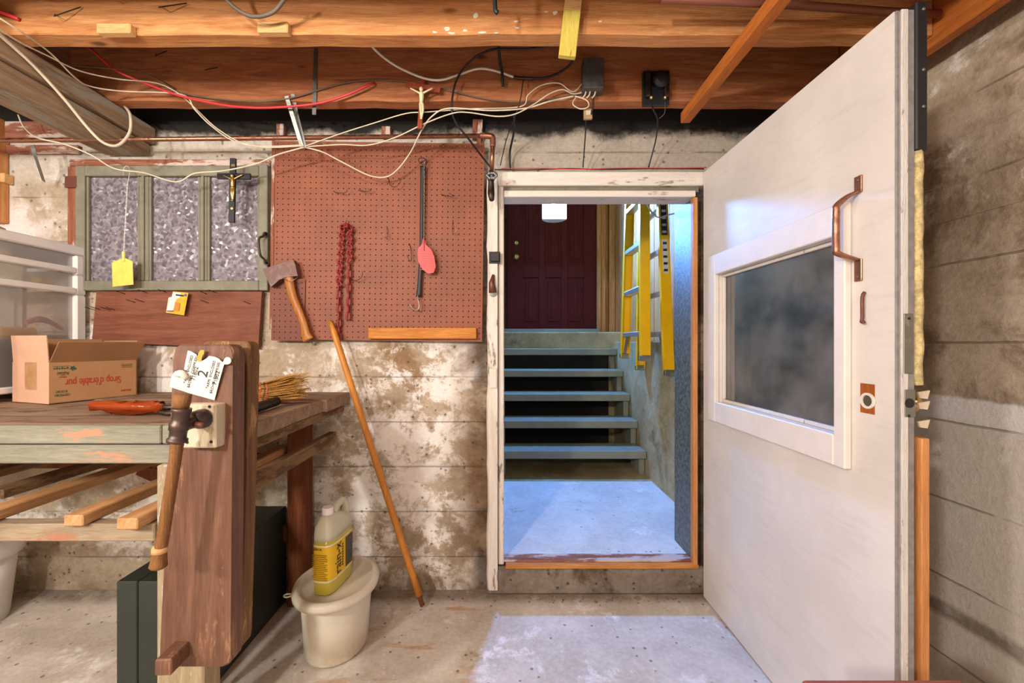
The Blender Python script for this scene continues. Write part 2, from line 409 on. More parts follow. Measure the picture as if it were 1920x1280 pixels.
# sill step below the opening
s = MB(); s.box(OX0-.08, OX1+.05, 1.885, 2.10, 0, .128, .012)
struct(s.build('trim_1', M['step_concrete'], origin=(0, 0, 0)), 'rough concrete step under the doorway')
mb = MB()
prof = banded(0, 0, 0, 2.20, 1.53, 1.75, .27, .004, 5)
mb.prism([(a, -2.8, b) for a, b in prof], (0, WY+2.8, 0))
struct(mb.build('wall_right', M['right'], origin=(0, 0, 0)), 'brown-grey concrete wall beside the open door')
mb = MB().box(-3.6, -3.45, -2.8, WY, 0, 2.44); struct(mb.build('wall_left', M['plain_concrete'], origin=(0, 0, 0)))
mb = MB().box(-3.6, 1.75, -2.95, -2.8, 0, 2.44); struct(mb.build('wall_rear', M['plain_concrete'], origin=(0, 0, 0)))
mb = MB().box(-3.6, 1.75, -2.95, 2.1, -.12, 0); struct(mb.build('floor', M['floor'], origin=(0, 0, 0)), 'worn stained concrete basement floor')
# rubble along the base of the step
mb = MB(); rnd = random.Random(3)
for i in range(60):
    x = rnd.uniform(-.05, .88); y = 1.875-abs(rnd.gauss(0, .022)); r = rnd.uniform(.002, .006)
    mb.sphere((x, y, r*.5), r, (1.3, 1, .7), 6, 4)
o = mb.build('crumbled_concrete', M['step_concrete']); tag(o, 'crumbs of broken concrete along foot of door step', 'rubble'); o['kind'] = 'stuff'
# ---- ceiling: joists, subfloor planks, beam
JZ, JT = 2.153, 2.40
ceil = sroot('ceiling', (0, 0, JZ), 'open ceiling of rough orange-brown joists')
joists = []
for k in range(10):
    y0 = 1.706-.369*k; t = .060
    x0 = -1.80 if k == 0 else -3.45
    if k in (0, 1): x0 = -1.78 if k == 0 else -2.6
    mb = MB(); n = 28; x1 = 1.395
    # slightly waney lower edge
    rr = random.Random(20+k); zs = [JZ+rr.uniform(-.003, .003) for i in range(n+1)]
    A = [(x0+(x1-x0)*i/n) for i in range(n+1)]
    bmv = mb.bm; rows = []
    for i in range(n+1):
        rows.append([bmv.verts.new((A[i], y, z)) for y, z in ((y0, zs[i]+.003), (y0+.003, zs[i]), (y0+t-.003, zs[i]), (y0+t, zs[i]+.003), (y0+t, JT), (y0, JT))])
    for a, b in zip(rows, rows[1:]):
        for q in range(6): bmv.faces.new((a[q], a[(q+1) % 6], b[(q+1) % 6], b[q]))
    bmv.faces.new(rows[0][::-1]); bmv.faces.new(rows[-1])
    joists.append(mb.build('joist', M['joist_b'] if k == 0 else M['joist'], ceil))
for k in range(17):
    x0 = -3.45+k*.30
    MB().box(x0, x0+.297, -2.8, WY+.15, JT+.001, JT+.03).build('subfloor_plank', M['subfloor'], ceil)
bm_ = MB().box(-1.84, -1.605, -2.8, WY-.01, 2.075, JZ-.002, .006).build('beam', M['beam'], ceil); bm_['label'] = 'old grey timber beam running into the back wall'
bm2 = MB().box(-1.83, -1.625, -2.8, WY-.02, 2.02, 2.072, .006).build('beam', M['beam'], ceil); bm2['label'] = 'lower plank of the old timber beam'
MB().box(1.40, 1.44, -2.8, WY-.003, 2.118, JT, .003).build('rim_board', M['orange_y'], ceil)
MB().box(1.50, 1.62, -2.8, WY, 2.205, 2.222).build('sill_plate', M['subfloor'], ceil)
# blocks and bent nails on the joists (sub-parts)
for (a, b, c, d) in ((184, 46, 248, 64), (484, 43, 542, 63)):
    p, q = P(a, b, 1.32), P(c, d, 1.32)
    MB().box(p.x, q.x, 1.312, 1.337, q.z, p.z, .003).build('wood_block', M['pale_x'], joists[1])
def nail(joist, Y, pts):
    v = [P(x, y, Y-.002) for x, y in pts]; v[0].y += .01
    v[1] = v[1]+Vector((0, -.03, 0)); v[-1] = v[-1]+Vector((0, -.004, 0))
    MB().tube(v, .0018, 5).build('bent_nail', M['wire'], joist)
for pts in (((98, 22), (120, 44), (154, 15)), ((212, -8), (226, 13), (248, -4)), ((300, 8), (312, 28), (352, 8))): nail(joists[1], 1.337, pts)
for pts in (((288, 97), (302, 114), (314, 97)), ((384, 128), (394, 140), (409, 128))): nail(joists[0], 1.706, pts)
# worn white paint smears on the front joist: thin flakes of dried paint
rr = random.Random(31); flake = plain('dried_white_paint', '#e9dfd0', .6)
for (x, y, w_, h_) in ((892, 29, 16, 12), (815, 60, 10, 5), (838, 54, 12, 12), (846, 62, 16, 5), (872, 57, 10, 6), (905, 61, 18, 4), (968, 40, 12, 4), (1041, 24, 10, 9), (970, 52, 10, 4), (1024, 22, 8, 3), (1126, 40, 8, 4), (930, 62, 10, 3)):
    pl_ = []
    for k in range(9):
        a = k*2*math.pi/9; f = rr.uniform(.55, 1.1); pl_.append(P(x+w_/2*f*math.cos(a), y+h_/2*f*math.sin(a), 1.3366))
    MB().prism(pl_, (0, .001, 0)).build('paint_flake', flake, joists[1])
# ---- things nailed under the joists
def stick(name, label, cat, a, b, w, t, mat, up=(0, 0, 1)):
    return tag(MB().bar(a, b, w, t, up, .002).build(name, mat), label, cat)
stick('wooden_strip', 'long orange wooden strip nailed across the undersides of the joists', 'wood strip', (.797, 1.79, 2.128), (.775, .25, 2.128), .040, .045, M['orange_y'])
yel = wood('yellow_painted_wood', '#c9b34a', '#d8c766', 'Z', .6, 2, .4, False, '#8f7440', .15)
r_ = thing('painted_stick', 'short yellow-painted wooden slat hanging from the front joist', 'wood slat', P(1062, 108, 1.32))
a, b = P(1083, -70, 1.320), P(1063, 108, 1.320)
MB().bar(a+(b-a)*.52, b, .054, .02, (0, 1, 0), .002).build('painted_end', yel, r_)
MB().bar(a, a+(b-a)*.52, .054, .02, (0, 1, 0), .002).build('bare_end', M['pale_x'], r_)
# ---- door casing
cas = sroot('trim_2', (0, 1.90, 0), 'chipped white painted door casing')
Y0 = 1.875
def cz(py, Y=Y0): return H-(py-CY)*Y/F
def cx(px, Y=Y0): return (px-CX)*Y/F
def rough_post():
    mb = MB(); rr = random.Random(4); n = 30; rows = []
    for i in range(n+1):
        z = .03+(cz(332)-.03)*i/n; xl = cx(913)+rr.uniform(-.003, .004)-.002*(i < 1)
        if i == 0: xl += .006
        rows.append([mb.bm.verts.new(p) for p in ((xl, Y0+.012, z), (xl+.007, Y0, z), (cx(933), Y0, z), (cx(933), WY+.01, z), (xl, WY+.01, z))])
    for a, b in zip(rows, rows[1:]):
        for q in range(5): mb.bm.faces.new((a[q], a[(q+1) % 5], b[(q+1) % 5], b[q]))
    mb.bm.faces.new(rows[0][::-1]); mb.bm.faces.new(rows[-1])
    return mb
post = rough_post().build('outer_post', M['trimpaint'], cas)
MB().box(cx(934), OX0, Y0+.02, 2.02, .135, cz(345), .004).build('jamb', M['trimpaint'], cas)
MB().box(cx(934), OX1+.06, Y0, WY+.01, cz(347), cz(321), .004).build('header_board', M['trimpaint_x'], cas)
MB().box(cx(936), OX1+.02, Y0+.022, WY+.04, cz(357), cz(347)-.001, .001).build('header_stop', M['green'], cas)
MB().box(OX0+.001, OX1-.001, Y0+.004, 1.985, cz(368), cz(356), .003).build('head_jamb', M['trimpaint_x'], cas)
MB().box(OX1-.014, OX1+.006, Y0+.0, 1.905, .135, cz(368)-.003, .002).build('jamb_strip', M['orange_z'], cas)
MB().box(OX1-.006, OX1+.001, 1.906, 2.10, .15, 1.895).build('jamb_lining', plain('foil_faced_lining', '#747b77', .42, .25, .25, 60, .8), cas)
MB().box(cx(948), OX1+.01, 1.872, 1.925, .129, .146, .002).build('sill_strip', M['orange_x'], cas)
MB().box(OX0, OX1, 1.90, 1.96, .146, .154, .001).build('threshold', M['pink_trim'], cas)
# hardware on the casing
hw = MB().box(cx(920), cx(936), Y0-.018, Y0-.001, cz(491), cz(475), .002)
hw.box(cx(917), cx(938), Y0-.006, Y0-.0005, cz(494), cz(472), .001).build('latch_keeper', M['blackrub'], post)
k = MB(); k.tube([P(925, 515, Y0-.006), P(922, 530, Y0-.012), P(924, 548, Y0-.012)], [.006, .013, .018], 10)
k.build('broken_bolt_knob', M['rust'], post, True)
mk = MB(); mk.lathe([(.019, 0), (.019, .006), (.008, .008)], 16, M=Matrix.Translation(P(924, 548, Y0-.002)) @ Matrix.Rotation(math.pi/2, 4, 'X'))
mk.build('keyhole_plate', M['galv'], post)
MB().box(cx(918), cx(932), Y0-.007, Y0, cz(728), cz(690), .004).build('strike_plate', M['trimpaint'], post)
# ================================================================ stairwell
WX = 1.10
mb = MB().box(OX0-.4, WX+.3, 2.10, 4.6, .02, .149); struct(mb.build('landing', M['stair_concrete'], origin=(0, 0, 0)), 'concrete floor under the stairs')
mb = MB().box(OX0, OX1+.2, 1.962, 2.99, .1495, .152); struct(mb.build('landing_paint', M['landing'], origin=(0, 0, 0)), 'white painted landing board cut off where the treads shade the floor')  # white stops at the shadow edge of the treads, painting that shade in
mb = MB().box(WX, WX+.12, 2.10, 4.35, .1, 1.165, .006); struct(mb.build('wall_stair_right', M['stair_concrete'], origin=(0, 0, 0)), 'low concrete side wall of the stairwell')
mb = MB().box(-.2, -.02, 2.10, 4.55, .1, 3.4); struct(mb.build('wall_stair_left', M['stair_concrete'], origin=(0, 0, 0)))
mb = MB().box(-.2, WX+.12, 4.02, 4.6, .1, 1.262, .01); struct(mb.build('wall_stair_end', M['stair_concrete'], origin=(0, 0, 0)), 'concrete ledge at the head of the stairs')
mb = MB().box(-.015, WX-.06, 4.005, 4.0195, .16, 1.03); struct(mb.build('tread_gap_shade', plain('tread_gap_shade_dark', '#231c16', .9), origin=(0, 0, 0)), 'added dark sheet painting the shade behind the treads')  # near-black sheet added to paint shade into the gaps between treads
mb = MB().box(-.2, WX+.4, 2.05, 4.6, 3.4, 3.46); struct(mb.build('ceiling_stairwell', M['subfloor'], origin=(0, 0, 0)))
wp = sroot('wall_stair_planks', (WX+.13, 3.2, 1.16), 'orange wooden plank wall above the concrete side wall')
for i in range(15):
    y = 2.11+i*.15
    MB().box(WX+.125+random.uniform(0, .004), WX+.15, y, y+.147, 1.165, 3.4, .002).build('plank', M['orange_z'], wp)
mb = MB().box(-.3, WX+.3, 2.06, 2.10, 2.42, 3.46); struct(mb.build('wall_stair_front', M['subfloor'], origin=(0, 0, 0)))
mb = MB().box(-.2, .06, 4.38, 4.5, 1.262, 3.4).box(1.02, WX+.3, 4.44, 4.5, 1.262, 3.4); struct(mb.build('wall_stair_back', M['subfloor'], origin=(0, 0, 0)))
# studs right of the upstairs door
st = sroot('trim_3', (1.1, 4.36, 1.26), 'orange wooden door frame and studs beside the maroon door')
for a, b, d in ((1.005, 1.045, 4.33), (1.05, 1.10, 4.35), (1.105, 1.135, 4.39), (1.14, 1.20, 4.35), (1.205, 1.24, 4.36)):
    MB().box(a, b, d, 4.435, 1.262, 3.38, .003).build('stud', M['orange_z'], st)
# staircase
stair = thing('staircase', 'grey-green painted wooden stairs with open risers leading up', 'stairs', (.55, 3.1, .15))
for k in range(5):
    y = 3.11+.2*k; z = .15+.19*(k+1)
    MB().box(-.015, WX-.005, y, y+.25 if k < 4 else y+.105, z-.06, z, .004).build('tread', M['stairgreen'], stair)
for x in (-.012, WX-.05):
    mb = MB()
    mb.prism([(x, 3.15, .152), (x, 3.32, .152), (x, 4.01, .85), (x, 4.01, 1.035)]
             + [q for k in (3, 2, 1, 0) for q in ((x, 3.15+.2*k+.2, .15+.19*(k+1)-.062), (x, 3.15+.2*k, .15+.19*(k+1)-.062))], (.042, 0, 0))
    mb.build('stringer', M['stairgreen'], stair)
# upstairs door
d2 = sroot('door_2', (.54, 4.36, 1.29), 'maroon panelled door at the head of the stairs')
MB().box(-.02, 1.03, 4.30, 4.40, 1.263, 1.302, .004).build('threshold', M['stairgreen'], d2)
MB().box(.06, 1.0, 4.365, 4.40, 1.303, 3.3).build('door_leaf', M['maroon'], d2)
cols = [(.06, .225), (.395, .46), (.63, .70), (.87, 1.0)]
for a, b in cols: MB().box(a, b, 4.352, 4.3649, 1.303, 3.3, .003).build('stile', M['maroon'], d2)
for a, b in ((.225, .395), (.46, .63), (.70, .87)):
    for z0, z1 in ((1.303, 1.345), (1.845, 1.968), (2.9, 3.3)): MB().box(a, b, 4.352, 4.3649, z0, z1, .003).build('rail', M['maroon'], d2)
    for z0, z1 in ((1.345, 1.845), (1.968, 2.9)):
        p_ = MB().box(a+.03, b-.03, 4.357, 4.3649, z0+.035, z1-.035, .004).build('panel', M['maroon'], d2)
        MB().box(a+.06, b-.06, 4.352, 4.3569, z0+.07, z1-.07, .003).build('raised_field', M['maroon'], p_)
for z, r in ((2.20, .026), (2.055, .03)):
    mk = MB(); mk.lathe([(r*1.1, 0), (r*1.1, .012), (r*.6, .02), (r, .035), (r*.9, .05), (r*.4, .055)], 18, M=Matrix.Translation((.157, 4.352, z)) @ Matrix.Rotation(math.pi/2, 4, 'X'))
    mk.build('door_knob' if z < 2.1 else 'deadbolt', M['brass'], d2, True)
# LED lamp above the stairs
lamp = thing('stair_lamp', 'glowing bluish-white jar lamp hanging above the stairs', 'lamp', (.50, 3.9, 2.36))
em, nt, b = base('cold_white_glow'); b.inputs['Base Color'].default_value = (1, 1, 1, 1)
b.inputs['Emission Color'].default_value = (.13, .36, 1, 1); b.inputs['Emission Strength'].default_value = 460
mb = MB(); mb.lathe([(.05, 2.345), (.075, 2.36), (.084, 2.42), (.086, 2.49), (.075, 2.515), (.04, 2.525)], 20, (.50, 3.9, 0))
mb.build('glass_jar', em, lamp, True)
mb = MB(); mb.lathe([(.045, 2.526), (.045, 2.57), (.02, 2.58)], 16, (.50, 3.9, 0)); mb.build('socket', M['blackrub'], lamp)
mb = MB(); arc = [(.50+.112*math.cos(math.radians(a)), 3.9+.112*math.sin(math.radians(a))) for a in range(-8, 189, 14)]
for (xa, ya), (xb, yb) in zip(arc, arc[1:]): mb.prism([(xa, ya, 2.325), (xb, yb, 2.325), (xb, yb, 2.56), (xa, ya, 2.56)], ((xa-.5)*.03, (ya-3.9)*.03, 0))
mb.prism([(x, y, 2.322) for x, y in arc], (0, 0, .003)); mb.prism([(x, y, 2.561) for x, y in arc], (0, 0, .003))
mb.build('added_light_shield', M['whitepaint'], lamp)  # added half shell that blocks lamp light towards the door and studs
MB().tube([(.50, 3.9, 2.58), (.50, 3.9, 3.4)], .005, 6).build('cord', M['blackrub'], lamp)
# ladder
lad = thing('step_ladder', 'yellow fibreglass step ladder hanging on the stairwell side wall', 'ladder', (1.0, 2.88, .95))
def rail(xb, yb, xt, yt, zb, zt, inward, name='rail'):
    a, b_ = Vector((xb, yb, zb)), Vector((xt, yt, zt)); mb = MB()
    mb.bar(a, b_, .062, .005, (0, 1, 0))
    for sgn in (-1, 1):
        off = Vector((sgn*.030, inward*.014, 0)); mb.bar(a+off, b_+off, .005, .03, (0, 1, 0))
    r = mb.build(name, M['yellowf'], lad)
    return r
FZ, BZ, TZ = 1.045, .955, 2.80
rails = [rail(.930, 2.66, .955, 2.76, FZ, TZ, 1), rail(.930, 3.12, .955, 3.02, FZ, TZ, -1),
         rail(1.060, 2.60, 1.045, 2.74, BZ, TZ, 1), rail(1.060, 3.16, 1.045, 3.04, BZ, TZ, -1)]
for r, (x, y, z) in zip(rails, ((.930, 2.66, FZ), (.930, 3.12, FZ), (1.06, 2.60, BZ), (1.06, 3.16, BZ))):
    MB().box(x-.034, x+.034, y-.016, y+.016, z-.008, z+.03, .003).build('foot_pad', M['galv'], r)
def lerp(a, b, t): return a+(b-a)*t
for z in (1.23, 1.53, 1.83, 2.13, 2.43):
    t = (z-FZ)/(TZ-FZ); MB().box(lerp(.90, .925, t), lerp(.962, .985, t), lerp(2.66, 2.76, t)+.003, lerp(3.12, 3.02, t)-.003, z-.03, z, .003).build('step', M['alu'], lad)
for z in (1.23, 1.50, 1.78, 2.06, 2.34):
    t = (z-BZ)/(TZ-BZ); MB().box(lerp(1.05, 1.04, t), lerp(1.07, 1.06, t), lerp(2.60, 2.74, t)+.003, lerp(3.16, 3.04, t)-.003, z-.035, z, .002).build('cross_bar', M['alu'], lad)
for y, yy in ((2.665, 2.74), (3.115, 3.04)):
    MB().bar((.93, y+(0 if y < 3 else 0), 1.07), (.93, yy, 1.21), .004, .018, (1, 0, 0)).build('brace', M['galv'], lad)
for y, yy in ((2.612, 2.72), (3.15, 3.05)):
    MB().bar((1.045, y, 1.02), (1.045, yy, 1.21), .004, .018, (1, 0, 0)).build('brace', M['galv'], lad)
MB().box(.90, 1.09, 2.70, 3.08, 2.80, 2.83, .005).build('top_cap', M['yellowf'], lad)
lw = plain('ladder_label_white', '#ddd6c8', .5); lb = plain('ladder_label_black', '#26241f', .5)
def zr(z): t = (z-BZ)/(TZ-BZ); return lerp(1.060, 1.045, t), lerp(2.60, 2.74, t)-.0035
for z0, z1, mt, wd in ((1.60, 1.82, lw, .018), (1.85, 2.08, lb, .019)):
    x0, y0_ = zr(z0); x1, y1_ = zr(z1)
    pl = MB().prism([(x0-wd, y0_, z0), (x0+wd, y0_, z0), (x1+wd, y1_, z1), (x1-wd, y1_, z1)], (0, -.0008, 0)).build('warning_label', mt, rails[2])
    for i in range(5):
        z = lerp(z0, z1, (i+.5)/5); xx, yy = zr(z)
        MB().box(xx-wd*.7, xx+wd*.7, yy-.0022, yy-.0009, z-.009, z+.006).build('label_print', lb if mt is lw else lw, rails[2])
xx, yy = zr(2.062); text('lettering', 'NOTICE', .011, lw, (xx-.019, yy-.0024, 2.085), (1, 0, 0), (0, 0, 1), rails[2])
# string tied across the ladder
tag(MB().tube([P(1205, 366, 2.0), P(1220, 395, 2.2), P(1235, 408, 2.4), (1.0, 2.52, 1.93), (1.098, 2.5, 1.95)], .004, 6, 5).build('rope', M['cream'], None, True), 'frayed rope looped across the top of the ladder', 'rope')
# ================================================================ open door
DX = .915
def D(px, py, X=DX):
    Y = X*F/(px-CX); return Vector((X, Y, H-(py-CY)*Y/F))
d1 = sroot('door_1', (DX, 1.868, .008), 'open white-painted door with a small window')
y0, y1, zt, zb = .962, 1.868, 1.925, .008
iy0, iy1, iz0, iz1 = 1.114, 1.732, .907, 1.440
leaf = MB()
for a, b, c, d in ((y0, iy0, zb, zt), (iy1, y1, zb, zt), (iy0, iy1, zb, iz0), (iy0, iy1, iz1, zt)): leaf.box(DX, .960, a, b, c, d)
bmesh.ops.remove_doubles(leaf.bm, verts=leaf.bm.verts, dist=1e-5)
def door_paint():
    m, nt, b = base('brushed_door_paint'); co = objco(nt)
    br = noise(nt, mapping(nt, co, (1, 3, 26), (0, 0, 0), (.55, 0, 0)), 2.0, 7, .6, .4)
    n = noise(nt, co, 3, 5)
    c = mixc(nt, step(nt, n, .35, .7), srgb('#d4cec8'), srgb('#e2dcd6'))
    c = mixc(nt, math_(nt, 'MULTIPLY', step(nt, br, .52, .68), .22), c, srgb('#bdb9b8'))
    sm = noise(nt, mapping(nt, co, (1, 6, 2)), 9, 4, .6)
    c = mixc(nt, math_(nt, 'MULTIPLY', step(nt, sm, .72, .80), .5), c, srgb('#a1937f'))
    nt.links.new(c, b.inputs['Base Color']); b.inputs['Roughness'].default_value = .42
    setbump(nt, b, br, .25, .002); return m
M['doorpaint'] = door_paint()
leafo = leaf.build('door_leaf', M['doorpaint'], d1)
tr = .895
for nm, a, b, c, d in (('window_trim', 1.076, iy0, .823, 1.525), ('window_trim', iy1, 1.79, .823, 1.525), ('window_trim', iy0, iy1, .823, iz0), ('window_trim', iy0, iy1, iz1, 1.525)):
    MB().box(tr, DX-.0005, a+.0004, b-.0004, c, d, .003).build(nm, M['whitepaint'], d1)
MB().box(.938, .944, iy0+.001, iy1-.001, iz0+.001, iz1-.001).build('pane', M['doorglass'], d1)
for a, b, c, d in ((iy0, iy1, iz0, iz0+.012), (iy0, iy1, iz1-.012, iz1), (iy0, iy0+.012, iz0+.012, iz1-.012), (iy1-.012, iy1, iz0+.012, iz1-.012)):
    MB().box(.926, .9375, a+.0005, b-.0005, c+.0003, d-.0003, .002).build('glazing_bead', M['trimpaint'], d1)
grey = plain('grey_edge_paint', '#8c8987', .55, 0, .12, 30, .3)
edge = wood('worn_white_edge', '#cfcac4', '#e2ddd6', 'Z', .7, 2, .8, False, '#8a7a68', .22)
MB().box(.9165, .925, y0-.004, y0-.0002, zb, zt, .001).build('edge_strip', grey, d1)
MB().box(.9285, .944, y0-.005, y0-.0002, zb, zt+.003, .001).build('edge_strip', edge, d1)
MB().box(.9445, .960, y0-.003, y0-.0002, zb, zt+.003, .001).build('edge_strip', grey, d1)
# rear insulation: board, rubber strip, foam, wooden strip
MB().box(.9605, .972, .985, y1-.002, zb+.01, 1.93).build('rear_board', plain('grey_rear_board', '#6f6a66', .7), d1)
rb = MB().box(.9605, .988, .955, .984, 1.60, 1.945, .003).build('rubber_strip', M['blackrub'], d1)
for z in (1.925, 1.785, 1.70): MB().lathe([(.004, 0), (.004, .002), (.002, .003)], 8, M=Matrix.Translation((.976, .9549, z)) @ Matrix.Rotation(math.pi/2, 4, 'X')).build('rivet', M['galv'], rb)
mb = MB(); rr = random.Random(9); pts = []; rs = []
for i in range(22): pts.append((.9735+rr.uniform(-.002, .002), .968, 1.055+i*.59/21)); rs.append((.0085+rr.uniform(0, .006), .012))
mb.tube(pts, rs, 8, 3); mb.build('foam_strip', plain('yellowed_foam', '#dcc98f', .95, 0, .2, 60, 1.0), d1, True)
MB().box(.973, .992, .955, .984, .008, .932, .002).build('edge_batten', M['orange_z'], d1)
# lock plates on the edge
pl = MB().box(.932, .953, y0-.0072, y0-.0052, cz(700, .96), cz(588, .96), .0005).build('mortise_plate', M['galv'], d1)
pl2 = MB().box(.934, .958, y0-.0072, y0-.0052, cz(781, .96), cz(730, .96), .0005).build('lock_plate', M['galv'], d1)
for z in (.985, 1.21): MB().lathe([(.003, 0), (.003, .001)], 8, M=Matrix.Translation((.943, y0-.0073, z)) @ Matrix.Rotation(math.pi/2, 4, 'X')).build('screw', M['iron'], pl if z > 1.1 else pl2)
MB().lathe([(.011, 0), (.011, .001)], 16, M=Matrix.Translation((.944, y0-.0074, cz(755, .96))) @ Matrix.Rotation(math.pi/2, 4, 'X')).build('bolt_hole', M['blackrub'], pl2)
mk = MB(); mk.lathe([(.012, 0), (.010, .02), (.022, .03), (.026, .04), (.018, .052), (.006, .055)], 18, M=Matrix.Translation((.972, 1.02, cz(758, .98))) @ Matrix.Rotation(math.pi/2, 4, 'Y'))
mk.build('rear_knob', M['brass'], d1, True)
for s_ in ((735, 722), (755, 742), (790, 770)):
    a = P(1722, s_[0], .975); MB().prism([a, a+Vector((.03, .002, .004)), a+Vector((.022, .0, -.016)), a+Vector((.004, 0, -.014))], (0, .004, 0)).build('torn_paper', M['cream'], d1)
MB().tube([(.974, 1.06, 1.23), (.995, 1.05, 1.22), (.999, 1.05, 1.16), (.995, 1.05, 1.10), (.974, 1.06, 1.09)], .007, 8, 4).build('rear_handle', M['copper'], d1, True)
# pull handle
ph = MB()
a, b = D(1610, 344), D(1611, 506); A0 = Vector((DX-.003, 1.053, 0))
yH = 1.055; zA1, zA0 = cz(330, yH), cz(362, yH); zB1, zB0 = cz(486, yH), cz(527, yH)
hb = MB(); hb.tube([(DX-.004, yH, zA0+.004), (DX-.028, yH+.004, zA0-.008), (DX-.052, yH+.006, zA0-.030), (DX-.055, yH+.006, zA0-.05), (DX-.055, yH+.006, zB1+.032), (DX-.050, yH+.006, zB1+.016), (DX-.004, yH, zB1-.002)], [(.010, .004), (.010, .006), (.009, .008), (.009, .009), (.009, .009), (.010, .007), (.010, .004)], 10, 5, flat=(0, 1, 0))
hobj = hb.build('pull_handle', M['copper'], d1, True)
for c, d in ((zA0, zA1), (zB0, zB1)):
    q = MB().box(DX-.005, DX-.0005, yH-.011, yH+.011, c, d, .001).build('handle_plate', M['copper'], hobj)
for z in (zA1-.01, zB0+.012): MB().lathe([(.004, 0), (.003, .003)], 8, M=Matrix.Translation((DX-.005, yH, z)) @ Matrix.Rotation(-math.pi/2, 4, 'Y')).build('screw', M['galv'], hobj)
# hook and eye
hk = D(1624, 548); hk2 = D(1624, 603)
MB().tube([hk+Vector((-.004, 0, 0)), hk+Vector((-.010, 0, -.012)), hk2+Vector((-.010, 0, .012)), hk2+Vector((-.012, 0, 0)), hk2+Vector((-.012, -.008, -.001))], .004, 7, 3).build('hook_latch', M['rust'], d1, True)
# removed lock recess
c = D(1627, 747)
lk = MB().box(DX-.0012, DX-.0002, c.y-.020, c.y+.020, c.z-.037, c.z+.037).build('bare_wood_patch', wood('bare_red_wood', '#8a4418', '#b5672c', 'Z', .7, 2, .3, False), d1)
mk = MB(); mk.lathe([(.014, 0), (.014, .004), (.020, .004), (.020, 0)], 20, M=Matrix.Translation((DX-.0012, c.y-.003, c.z-.005)) @ Matrix.Rotation(-math.pi/2, 4, 'Y'), cap=False); mk.build('lock_ring', M['whitepaint'], lk)
MB().lathe([(.0145, 0), (.0145, .0008)], 18, M=Matrix.Translation((DX-.0013, c.y-.003, c.z-.005)) @ Matrix.Rotation(-math.pi/2, 4, 'Y')).build('lock_hole', plain('lock_hole_dark', '#5a5340', .6), lk)
# ================================================================ window
win = sroot('window_1', (-1.55, WY, 1.42), 'grey-green casement of three obscured panes')
def rect(px0, py0, px1, py1, ya, yb, bev=.003, Y=WY):
    a, b = P(px0, py0, Y), P(px1, py1, Y)
    return MB().box(a.x, b.x, ya, yb, b.z, a.z, bev)
yf = 1.895
for nm, a in (('stile', (155, 316, 172, 546)), ('stile', (493, 313, 509, 546)), ('top_rail', (172.3, 316, 492.7, 335)), ('bottom_rail', (172.3, 528, 492.7, 546))):
    rect(*a, yf, WY-.0005).build(nm, M['green'], win)
for a, b in ((271, 288), (383, 396)):
    m_ = rect(a, 335.3, b, 527.7, yf+.006, WY-.0005).build('mullion', M['green'], win)
    rect((a+b)/2-2.5, 335.3, (a+b)/2+2.5, 527.7, yf-.002, yf+.0055, .002).build('moulding', M['green'], m_)
for a, b in ((172.5, 270.7), (288.3, 382.7), (396.3, 492.7)):
    rect(a, 335.3, b, 527.7, yf+.022, yf+.028, 0).build('pane', M['flake'], win)
    for c, d in ((a, a+4), (b-4, b)): rect(c, 335.4, d, 527.5, yf+.008, yf+.0215, .002).build('glazing_bead', M['green'], win)
rect(140, 303, 511, 315.6, yf+.008, WY-.0005).build('head_trim', M['pink_trim'], win)
rect(137, 316, 154.6, 480, yf+.008, WY-.0005).build('side_trim', M['pink_trim_z'], win)
rect(137, 336, 158, 357, yf-.003, yf-.0002 if False else yf+.0075, .001).build('hinge', M['rust'], win)
a, b = P(496, 440, yf), P(498, 492, yf)
hd = MB().tube([a+Vector((.004, -.004, 0)), a+Vector((.010, -.012, .006)), a+Vector((.006, -.02, -.012)), a+Vector((-.006, -.034, -.028)), b+Vector((-.006, -.034, .032)), b+Vector((.004, -.02, .012)), b+Vector((.008, -.012, -.004)), b+Vector((.002, -.004, 0))], .005, 8, 4).build('window_handle', M['iron'], win, True)
for p in (a, b): MB().lathe([(.014, 0), (.014, .003)], 12, M=Matrix.Translation(p+Vector((.004, -.0003, 0))) @ Matrix.Rotation(math.pi/2, 4, 'X')).build('handle_rosette', M['iron'], hd)
# wood around the beam pocket and stud at far left
tw = sroot('trim_4', (-2.2, WY, 2.0), 'weathered boards and stud fixed to the wall under the beam')
rect(20, 232, 152, 262, 1.905, WY-.0005).build('board', M['pink_trim'], tw)
rect(20, 275, 154, 291, 1.91, WY-.0005).build('board', M['pink_trim'], tw)
rect(-40, 229, 18, 420, 1.87, WY-.0005).build('stud', M['orange_z'], tw)
rect(18.3, 330, 27, 347, 1.89, WY-.0005).build('wood_block', M['pale_x'], tw)
